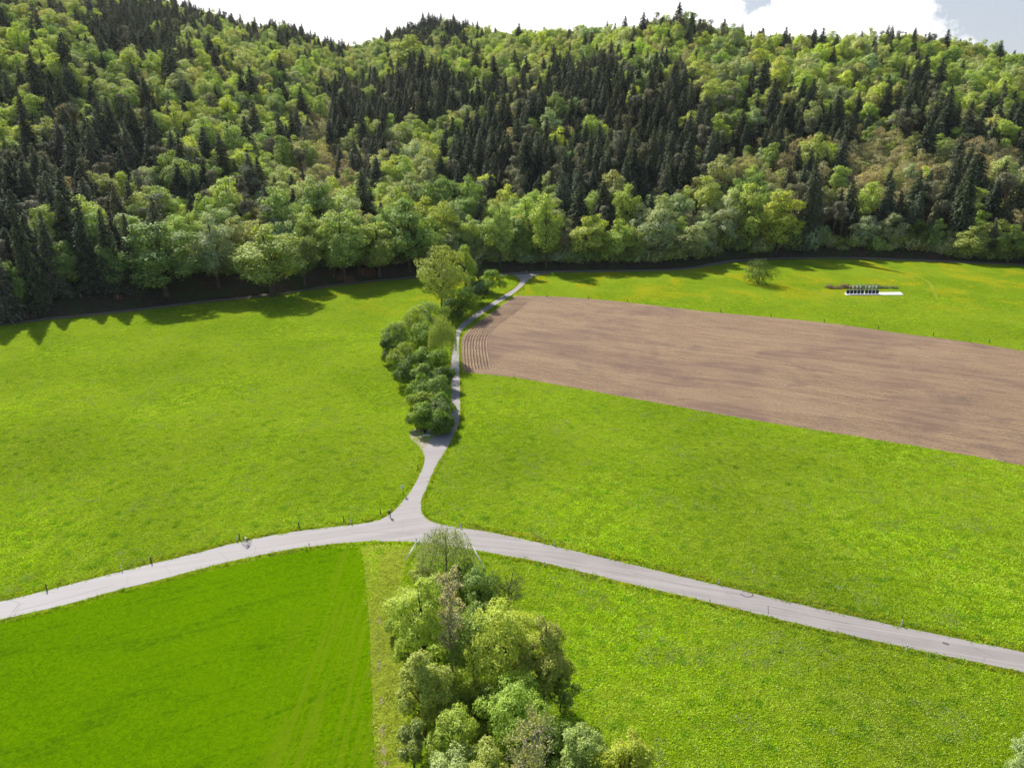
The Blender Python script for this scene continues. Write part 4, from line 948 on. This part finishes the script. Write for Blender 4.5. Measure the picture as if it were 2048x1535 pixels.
# railings of the small bridge
def railing(pts, label, h=0.95):
    q = [G(x, y) for x, y in pts]; b0 = q[0]; r = empty('bridge_railing', (b0.x, b0.y, 0)); q = [p-b0 for p in q]; up = Vector((0, 0, h))
    for nm, zz, rr in (('top_rail', h, .055), ('middle_rail', h*.55, .03)):
        mb = MB(); mb.tube([p+Vector((0, 0, zz)) for p in q], rr, 8); mb.build(nm, M_zinc, r, True)
    for a, b in zip(q[:-1], q[1:]):
        n = max(1, round((b-a).length/1.9))
        for i in range(n+ (1 if b is q[-1] else 0)):
            p = a.lerp(b, i/n); mb = MB(); mb.tube([p, p+up], .04, 8); mb.build('post', M_zinc, r, True)
    tag(r, label, 'railing')
railing([(811, 1126), (833, 1092), (856, 1094)], 'grey metal railing left of the willow, bending down from the road')
railing([(930, 1101), (948, 1104), (966, 1138)], 'grey metal railing right of the willow, running down from the road')

# road sign
b = G(806.5, 988); r = empty('road_sign', (b.x, b.y, 0))
mb = MB(); mb.tube([(0, 0, 0), (0, 0, 2.35)], [.07, .06], 8); mb.build('pole', M_wood, r)
mb = MB(); mb.box((-.16, -.08, 1.98), (.52, .03, .78)); pn = mb.build('sign_panel', M_white, r)
mb = MB(); mb.ring((-.16, -.105, 2.02), .15, .022, (0, 1, 0), 24); mb.box((-.16, -.105, 2.02), (.14, .012, .10)); mb.box((-.16, -.105, 1.72), (.3, .012, .06)); mb.build('sign_symbol', M_refl, pn)
tag(r, 'white rectangular sign with a grey round symbol on a wooden pole by the lane', 'sign')

# bench, table and slab in the bay
b = G(862, 866.5); r = empty('park_bench', (b.x, b.y, 0), R(6))
for nm, parts in (('seat', [((0, -.12+.13*k, .46), (1.9, .11, .04)) for k in range(4)]), ('backrest', [((0, .36+.03*k, .62+.14*k), (1.9, .04, .11)) for k in range(3)])):
    mb = MB(); [mb.box(c, d) for c, d in parts]; mb.build(nm, M_paint, r)
for sx in (-.8, .8):
    mb = MB(); mb.box((sx, -.1, .22), (.07, .07, .44)); mb.box((sx, .34, .46), (.07, .06, .92)); mb.box((sx, .1, .4), (.06, .5, .06)); mb.build('leg', M_zinc, r)
tag(r, 'pale wooden bench in front of the hedge in the gravel bay', 'bench')
b = G(849.5, 865.5); r = empty('litter_bin', (b.x, b.y, 0)); mb = MB(); mb.tube([(0, 0, .25), (0, 0, .85)], [.24, .27], 12); mb.build('bin_body', M_black, r); mb = MB(); mb.tube([(0, .3, 0), (0, .3, 1.1)], .04, 6); mb.build('pole', M_zinc, r); mb = MB(); mb.tube([(0, 0, .85), (0, 0, .9), (0, 0, .94)], [.3, .29, .1], 12); mb.build('lid', M_black, r)
tag(r, 'small dark litter bin left of the pale bench', 'bin')
b = G(853, 870); mb = MB(); mb.box((0, 0, .09), (2.0, .55, .18)); mb.box((0.1, 0, .19), (1.7, .42, .03)); o = mb.build('stone_slab', M_conc, None); o.location = (b.x, b.y, 0.02); o.rotation_euler = (0, 0, R(3))
tag(o, 'low pale stone slab lying before the bench', 'slab')
post(883, 861, 1.1, 'short pale post right of the bench', 'posts', M_zinc, .05, 'short_post')

# target range on the far meadow
p0 = G(1692, 590); p1 = G(1807, 589.5); p2 = G(1800, 584.3); p3 = G(1689, 585.6)
mb = MB(); vs = [Vector((p.x-p0.x, p.y-p0.y, z)) for z in (0, .22) for p in (p0, p1, p2, p3)]
mb.add(vs, [(0, 1, 2, 3)[::-1], (4, 5, 6, 7), (0, 1, 5, 4), (1, 2, 6, 5), (2, 3, 7, 6), (3, 0, 4, 7)])
o = mb.build('concrete_slab', M_conc); o.location = (p0.x, p0.y, 0); tag(o, 'long white concrete slab on the far meadow under the target boards', 'slab')
pa = G(1692.5, 587.4, .22); pb = G(1757, 587.4, .22)
for i in range(9):
    t = (i+.45)/9.0 + (0.012 if i > 4 else -0.004); p = pa.lerp(pb, t); wd = (pb-pa).length/9*.93
    r = empty('target_board', (p.x, p.y, .22), R(-4)); tilt = Matrix.Rotation(R(-14), 4, 'X')
    mb = MB(); mb.box((0, 0, .95), (wd*.86, .10, 1.7), m=tilt); mb.build('board', M_panel, r)
    mb = MB(); mb.box((0, .22, 1.88), (wd*1.0, .12, .12)); mb.box((-wd*.48, 0, .95), (.10, .14, 1.85), m=tilt); mb.build('frame', M_paint, r)
    for sx in (-.4, .4): mb = MB(); mb.tube([(sx*wd, .75, 0), (sx*wd, .3, 1.5)], .05, 6); mb.build('leg', M_zinc, r)
    tag(r, 'dark tilted target board in a row on the white slab', 'target board', 'row of target boards on the slab')
for i, xx in enumerate([1697.8, 1704.7, 1712, 1719.2, 1730, 1737, 1744, 1750.9]):
    b = G(xx, 582.5); r = empty('number_sign', (b.x, b.y, 0), 0); zt = top_height(b, 570.4); zb = zt-.95
    cu = bpy.data.curves.new('digit', 'FONT'); cu.body = str(i+1); cu.size = 1.35; cu.extrude = .04; cu.align_x = 'CENTER'; cu.offset = .03
    to = bpy.data.objects.new('digit', cu); COL.objects.link(to); dg = bpy.context.evaluated_depsgraph_get(); me = bpy.data.meshes.new_from_object(to.evaluated_get(dg)); bpy.data.objects.remove(to)
    me.materials.clear(); me.materials.append(M_white); d = link('digit', me, r); d.location = (0, -.06, zb); d.rotation_euler = (R(90), 0, 0)
    mb = MB(); mb.tube([(0, .06, 0), (0, .06, zb+.4)], .05, 6); mb.build('post', M_zinc, r)
    tag(r, 'white number %d on a thin post behind the target boards' % (i+1), 'number sign', 'numbers behind the target boards')
for i in range(9):
    x = 1660+i*15.5; g = G(x, 576-(i > 4)*1.5); t = (0.27, 0.21, 0.12) if i < 4 else (0.22, 0.27, 0.12)
    s_ = rb.uniform(.6, .95); bush(BUSH2 if i % 2 else BUSH, g.x, g.y+rb.uniform(-1.5, 1.5), -.3, s_, s_*rb.uniform(.4, .65), i, t, ('reddish brown bramble behind the left target boards' if i < 5 else 'grey-green bramble behind the right target boards'), 'brambles behind the target range', 'bramble_bush')
o = ribbon('trampled_path', px2([(1640, 592), (1668, 596), (1700, 597), (1790, 597), (1830, 595)]), -.5, .5, .006, M_strip, wob=.2)
o = ribbon('trampled_path', px2([(1658, 594), (1640, 585), (1625, 577)]), -.7, .7, .008, M_strip, wob=.3)
o = ribbon('trampled_path', px2([(1765, 553.5), (1800, 551.5), (1828, 550), (1860, 566), (1872, 594)]), -.7, .7, .006, M_strip, wob=.3)

# ---------------------------------------------------------------- people
def skin_mesh(name, J, E, mat, parent, sub=1):
    """J: {joint: (x,y,z,r)}, E: edges; a continuous skinned surface rooted at the first joint"""
    ks = list(J); me = bpy.data.meshes.new(name); bm = bmesh.new(); ly = bm.verts.layers.skin.verify(); vs = {k: bm.verts.new(J[k][:3]) for k in ks}
    for a, b in E: bm.edges.new((vs[a], vs[b]))
    for i, k in enumerate(ks): vs[k][ly].radius = (J[k][3],)*2; vs[k][ly].use_root = (i == 0)
    bm.to_mesh(me); bm.free(); me.materials.append(mat); o = link(name, me, parent)
    o.modifiers.new('skin', 'SKIN').use_smooth_shade = True; m = o.modifiers.new('sub', 'SUBSURF'); m.levels = sub; m.render_levels = sub; return o
def hand(J, E, side, wrist, d):
    """palm with four fingers and a thumb; d = direction the hand points"""
    w_ = Vector(J[wrist][:3]); d = Vector(d).normalized(); s_ = d.cross(Vector((0, 0, 1)) if abs(d.z) < .9 else Vector((0, 1, 0))).normalized(); n_ = s_.cross(d)
    pm = w_+d*.07; J[side+'palm'] = (*pm, .028); E.append((wrist, side+'palm'))
    for k, (o_, l_) in enumerate(((-.030, .070), (-.010, .080), (.010, .075), (.030, .060))):
        a = pm+d*.03+s_*o_; b_ = a+d*l_*.5-n_*.008; c_ = b_+d*l_*.35-n_*.03
        J[side+'f%da' % k] = (*a, .010); J[side+'f%db' % k] = (*b_, .009); J[side+'f%dc' % k] = (*c_, .008)
        E += [(side+'palm', side+'f%da' % k), (side+'f%da' % k, side+'f%db' % k), (side+'f%db' % k, side+'f%dc' % k)]
    a = w_+d*.035+s_*-.042; b_ = a+d*.04-s_*.014-n_*.01; J[side+'ta'] = (*a, .011); J[side+'tb'] = (*b_, .009); E += [(side+'palm', side+'ta'), (side+'ta', side+'tb')]
def person(loc, rz, pose, top_mat, leg_mat, label, hair=True, helmet=None, shorts=False):
    r = empty('person', loc, rz); J = {}; E = []
    def add(k, p, rr, par=None):
        J[k] = (*p, rr)
        if par: E.append((par, k))
    add('pelvis', pose['pelvis'], .125); add('waist', pose['waist'], .115, 'pelvis'); add('chest', pose['chest'], .145, 'waist'); add('neck', pose['neck'], .055, 'chest')
    hd = Vector(pose['head']); nk = Vector(pose['neck']); f_ = Vector(pose.get('face', (1, 0, 0)))
    add('jaw', nk.lerp(hd, .45)+f_*.02, .065, 'neck'); add('skull', hd, .095, 'jaw'); add('nose', hd+f_*.115+Vector((0, 0, -.03)), .014, 'skull')
    for s in 'LR':
        sg = 1 if s == 'L' else -1
        ch = Vector(pose['chest']); pv = Vector(pose['pelvis'])
        add(s+'sh', ch+Vector((0, .17*sg, .06)), .06, 'chest'); add(s+'el', pose[s+'el'], .043, s+'sh'); add(s+'wr', pose[s+'wr'], .028, s+'el')
        hand(J, E, s, s+'wr', Vector(pose[s+'wr'])-Vector(pose[s+'el']))
        add(s+'hip', pv+Vector((0, .09*sg, -.05)), .095, 'pelvis'); add(s+'kn', pose[s+'kn'], .06, s+'hip'); add(s+'an', pose[s+'an'], .038, s+'kn'); add(s+'toe', Vector(pose[s+'an'])+Vector(pose.get(s+'ft', (.17, 0, -.05))), .03, s+'an')
        add(s+'ear', hd+Vector((0, .095*sg, -.01)), .015, 'skull')
    skin_mesh('body', J, E, M_skin, r)
    def cloth(nm, ks, mat, grow=.018, cut=None):
        JJ = {k: (*J[k][:3], J[k][3]+grow) for k in ks}; EE = [e for e in E if e[0] in ks and e[1] in ks]
        if cut:
            for k, t in cut.items():
                par = [e[0] for e in E if e[1] == k][0]; q = Vector(J[par][:3]).lerp(Vector(J[k][:3]), t); JJ[k+'c'] = (*q, J[par][3]*(1-t)+J[k][3]*t+grow); EE.append((par, k+'c'))
        skin_mesh(nm, JJ, EE, mat, r)
    cloth('shirt', ['waist', 'chest', 'Lsh', 'Rsh', 'pelvis'] + (['Lel', 'Rel'] if not shorts else []), top_mat, .02, {'Lel': .7, 'Rel': .7} if shorts else {'Lwr': .9, 'Rwr': .9})
    if shorts: cloth('shorts', ['pelvis', 'Lhip', 'Rhip'], leg_mat, .026, {'Lkn': .7, 'Rkn': .7})
    else: cloth('trousers', ['pelvis', 'Lhip', 'Rhip', 'Lkn', 'Rkn'], leg_mat, .026, {'Lan': .92, 'Ran': .92})
    for s in 'LR': skin_mesh('shoe', {'a': (*J[s+'an'][:3], .05), 'b': (*J[s+'toe'][:3], .042)}, [('a', 'b')], M_cloth_black if not shorts else M_white, r)
    mb = MB(); c = hd+Vector((0, 0, .045))-f_*.015
    for i in range(5):
        t = i/4*math.pi/2; rr = .118*math.cos(t)+.002; mb_z = c+Vector((0, 0, .10*math.sin(t)-.01))
        mb.v += [tuple(mb_z+Vector((math.cos(2*math.pi*k/12)*rr*1.1, math.sin(2*math.pi*k/12)*rr, 0))) for k in range(12)]
    for i in range(4):
        for k in range(12): mb.f.append((i*12+k, i*12+(k+1) % 12, i*12+12+(k+1) % 12, i*12+12+k))
    mb.f.append(tuple(range(48, 60))); mb.build('helmet' if helmet else 'cap', helmet or M_cap, r, True)
    tag(r, label, 'person'); return r
# walker in black, striding on the junction, seen from behind the shoulder
b = G(779.5, 1032.5)
person((b.x, b.y, .024), R(-70), dict(pelvis=(0, 0, .95), waist=(.03, 0, 1.1), chest=(.07, 0, 1.34), neck=(.09, 0, 1.54), head=(.12, 0, 1.68),
    Lel=(-.15, .25, 1.16), Lwr=(.02, .27, .98), Rel=(.20, -.27, 1.15), Rwr=(.42, -.20, 1.20), Lkn=(.32, .10, .52), Lan=(.36, .10, .09), Rkn=(-.10, -.10, .50), Ran=(-.48, -.11, .24), Rft=(.05, 0, -.14)),
    M_cloth_black, M_cloth_black, 'person in black clothes and a light cap striding onto the junction')
# cyclist
pa = G(484.5, 1088.5); pb = G(502, 1085.0); d = (pa-pb).normalized(); rz = math.atan2(d.y, d.x); mid = (pa+pb)/2
r = empty('bicycle', (mid.x, mid.y, .024), rz)
for xx in (.52, -.52):
    wh = MB(); wh.ring((xx, 0, .34), .315, .028, (0, 1, 0), 28); t_ = wh.build('wheel', M_rubber, r, True)
    rm = MB(); rm.ring((xx, 0, .34), .285, .012, (0, 1, 0), 28); rm.tube([(xx, -.03, .34), (xx, .03, .34)], .025, 8)
    for k in range(12): rm.tube([(xx, 0, .34), (xx+.28*math.cos(k*math.pi/6), 0, .34+.28*math.sin(k*math.pi/6))], .004, 3)
    rm.build('rim', M_zinc, t_)
fr = MB()
for a_, b_ in [((-.52, 0, .34), (-.08, 0, .30)), ((-.52, 0, .34), (-.20, 0, .80)), ((-.08, 0, .30), (-.22, 0, .90)), ((-.08, 0, .30), (.36, 0, .74)), ((-.20, 0, .82), (.35, 0, .86)), ((.34, 0, .92), (.52, 0, .34))]: fr.tube([a_, b_], .022, 6)
fr.build('frame', M_blue, r, True)
mb = MB(); mb.tube([(-.36, 0, .93), (-.24, 0, .95), (-.10, 0, .93)], [.07, .06, .025], 8); mb.build('saddle', M_black, r, True)
mb = MB(); mb.tube([(.34, 0, .92), (.38, 0, .98)], .02, 6); mb.tube([(.50, -.22, .93), (.40, -.2, .99), (.38, 0, .99), (.40, .2, .99), (.50, .22, .93)], .016, 6); mb.build('handlebar', M_black, r, True)
mb = MB(); mb.tube([(-.08, -.09, .30), (-.02, -.1, .15)], .012, 6); mb.tube([(-.08, .09, .30), (-.14, .1, .45)], .012, 6); mb.box((-.02, -.14, .15), (.09, .09, .02)); mb.box((-.14, .14, .45), (.09, .09, .02)); mb.ring((-.08, .04, .30), .09, .01, (0, 1, 0)); mb.build('crank', M_black, r)
tag(r, 'racing bicycle with thin wheels ridden along the left road', 'bicycle')
person((mid.x, mid.y, .024), rz, dict(pelvis=(-.24, 0, 1.05), waist=(-.10, 0, 1.18), chest=(.12, 0, 1.32), neck=(.26, 0, 1.42), head=(.37, 0, 1.50), face=(.95, 0, -.3),
    Lel=(.26, .24, 1.12), Lwr=(.44, .20, 1.02), Rel=(.26, -.24, 1.12), Rwr=(.44, -.20, 1.02), Lkn=(.08, .12, .84), Lan=(-.16, .12, .54), Rkn=(.06, -.12, .66), Ran=(-.08, -.13, .24)),
    M_neon, M_cloth_black, 'person in a white and lime jersey, black shorts and helmet bent over the bicycle', helmet=M_black, shorts=True)

# ---------------------------------------------------------------- grass that one sees as tufts
def inside(poly, X, Y):
    ins = np.zeros(len(X), bool); n = len(poly)
    for i in range(n):
        x1, y1 = poly[i][0], poly[i][1]; x2, y2 = poly[(i+1) % n][0], poly[(i+1) % n][1]
        if y1 == y2: continue
        c = ((y1 > Y) != (y2 > Y)) & (X < (x2-x1)*(Y-y1)/(y2-y1)+x1); ins ^= c
    return ins
def tuft_mesh(seed, n, rad, h, wd):
    rng = np.random.default_rng(seed); a = rng.uniform(0, 6.283, n); r_ = rad*np.sqrt(rng.uniform(0, 1, n)); hh = h*rng.uniform(.5, 1.3, n)
    base = np.stack([np.cos(a)*r_, np.sin(a)*r_, np.zeros(n)], 1); b_ = rng.uniform(0, 6.283, n); side = np.stack([np.cos(b_), np.sin(b_), np.zeros(n)], 1)*(wd*rng.uniform(.6, 1.4, n))[:, None]
    lean = rng.normal(0, .55, (n, 3))*hh[:, None]; lean[:, 2] = 0; tip = base+lean+np.array([0, 0, 1])*hh[:, None]; mid = base+lean*.35+np.array([0, 0, .6])*hh[:, None]
    v = np.stack([base-side*.5, mid-side*.45, tip, mid+side*.45], 1).reshape(-1, 3); return v, np.arange(4*n).reshape(n, 4)
TM = [mesh_np('blades', *tuft_mesh(1, 34, .75, .26, .13), M_leaf), mesh_np('blades', *tuft_mesh(2, 26, .6, .42, .11), M_leaf)]
tuft_obs = []
for i, (tx, ty, lab) in enumerate([(880, 1100, 'short grass tuft at the road verge under the willow'), (962, 1150, 'taller grass tuft below the right railing')]):
    g = G(tx, ty); c = link('verge_grass', TM[i]); c.location = (g.x, g.y, 0); c['tint'] = [.25, .38, .01]; tag(c, lab, 'grass', kind='stuff'); tuft_obs.append(c)
rng = np.random.default_rng(9)
n = 120000; Y = 58+(rng.uniform(0, 1, n)**1.0)*250; X = rng.uniform(-1, 1, n)*(Y*.80+8)
keep = ~inside(rp, X, Y) & ~inside(fp, X, Y) & ~inside(crop, X, Y)
PXV = np.array([P(a, b, 0)[:2] for a, b in zip(X, Y)]); keep &= (PXV[:, 0] > -40) & (PXV[:, 0] < 2090) & (PXV[:, 1] < 1570)
keep &= rng.uniform(0, 1, n) < np.clip(1.35-Y/260, .25, 1)
ea = np.interp(X/Y, EA, EY); keep &= Y < ea-1
strip_poly = px2([(727, 1110)]+CROP_R+STRIP_R)
def strip_in(x, y): return -24 < x < 0 and y < 124 and bool(inside(strip_poly, np.array([x]), np.array([y]))[0])
gp = []
for x, y in zip(X[keep], Y[keep]):
    nn = mnoise.noise(Vector((x*.11, y*.11, 2.0))); n2 = mnoise.noise(Vector((x*.5, y*.5, 9.0)))
    big = n2 > .28; m_ = rb.uniform(.88, 1.12)*(1+.40*mnoise.noise(Vector((x*.03, y*.03, 5.0))))
    t = (.22*m_, .40*m_, .006) if big else ((.45*m_, .59*m_, .05) if nn+rb.uniform(-.3, .3) > .25 else (.39*m_, .56*m_, .012))
    if nn < -.25 and rb.random() < .3: t = (.36, .44, .15)
    if strip_in(x, y):
        if rb.random() < .5: continue
        t = (.42*m_, .48*m_, .07)
    gp.append((1 if big and rb.random() < .25 else 0, x, y, -.04, rb.uniform(.3, .75), rb.uniform(.5, 1.3), rb.uniform(0, 6.28), t))
# rough unmown grass along every road edge
def along(line, lo, hi, step):
    pts = smooth_poly(px2(line), n=10); out_ = []
    for a, b in zip(pts[:-1], pts[1:]):
        L_ = (b-a).length; k = max(1, int(L_/step)); t = (b-a).normalized(); nr = Vector((-t.y, t.x, 0))
        for i in range(k): out_.append(a.lerp(b, rb.random())+nr*rb.uniform(lo, hi))
    return out_
for line, lo, hi in ((ROAD_N_L[:20], .3, 1.4), (ROAD_N_R, .3, 1.5), (ROAD_S, .3, 1.2), (PATH_E, .3, .9), (PATH_W, .3, .9)):
    for p in along(line, lo, hi, .28):
        if not (-30 < P(p.x, p.y, 0)[0] < 2080): continue
        m_ = rb.uniform(.6, 1.3); t = rb.choice(((.16*m_, .28*m_, .012), (.32*m_, .40*m_, .015), (.26*m_, .38*m_, .01), (.28*m_, .38*m_, .01), (.46, .44, .03)))
        gp.append((rb.choice((0, 1)), p.x, p.y, -.02, rb.uniform(.5, 1.2), rb.uniform(.3, .55), rb.uniform(0, 6.28), t))
print('tufts', len(gp))
o = scatter('grass', gp, list(enumerate(tuft_obs)), 'rough grass and herbs covering meadow and verges'); o['category'] = 'grass'

# ---------------------------------------------------------------- air
xs, ys = 2450, 3450
mb = MB(); mb.box((0, (ys-450)/2, 159), (2*xs, ys+450, 322))
hz = mb.build('haze', None) if False else None
me = bpy.data.meshes.new('haze'); me.from_pydata(mb.v, [], mb.f); o = link('haze', me)
m = bpy.data.materials.new('air'); m.use_nodes = True; t = m.node_tree; t.nodes.clear(); oo = t.nodes.new('ShaderNodeOutputMaterial'); pv = t.nodes.new('ShaderNodeVolumePrincipled')
pv.inputs['Color'].default_value = (.93, .96, 1.0, 1); pv.inputs['Density'].default_value = 0.000022; pv.inputs['Anisotropy'].default_value = .3
t.links.new(pv.outputs[0], oo.inputs['Volume']); me.materials.append(m); tag(o, 'thin spring haze over the valley', 'haze', kind='stuff')
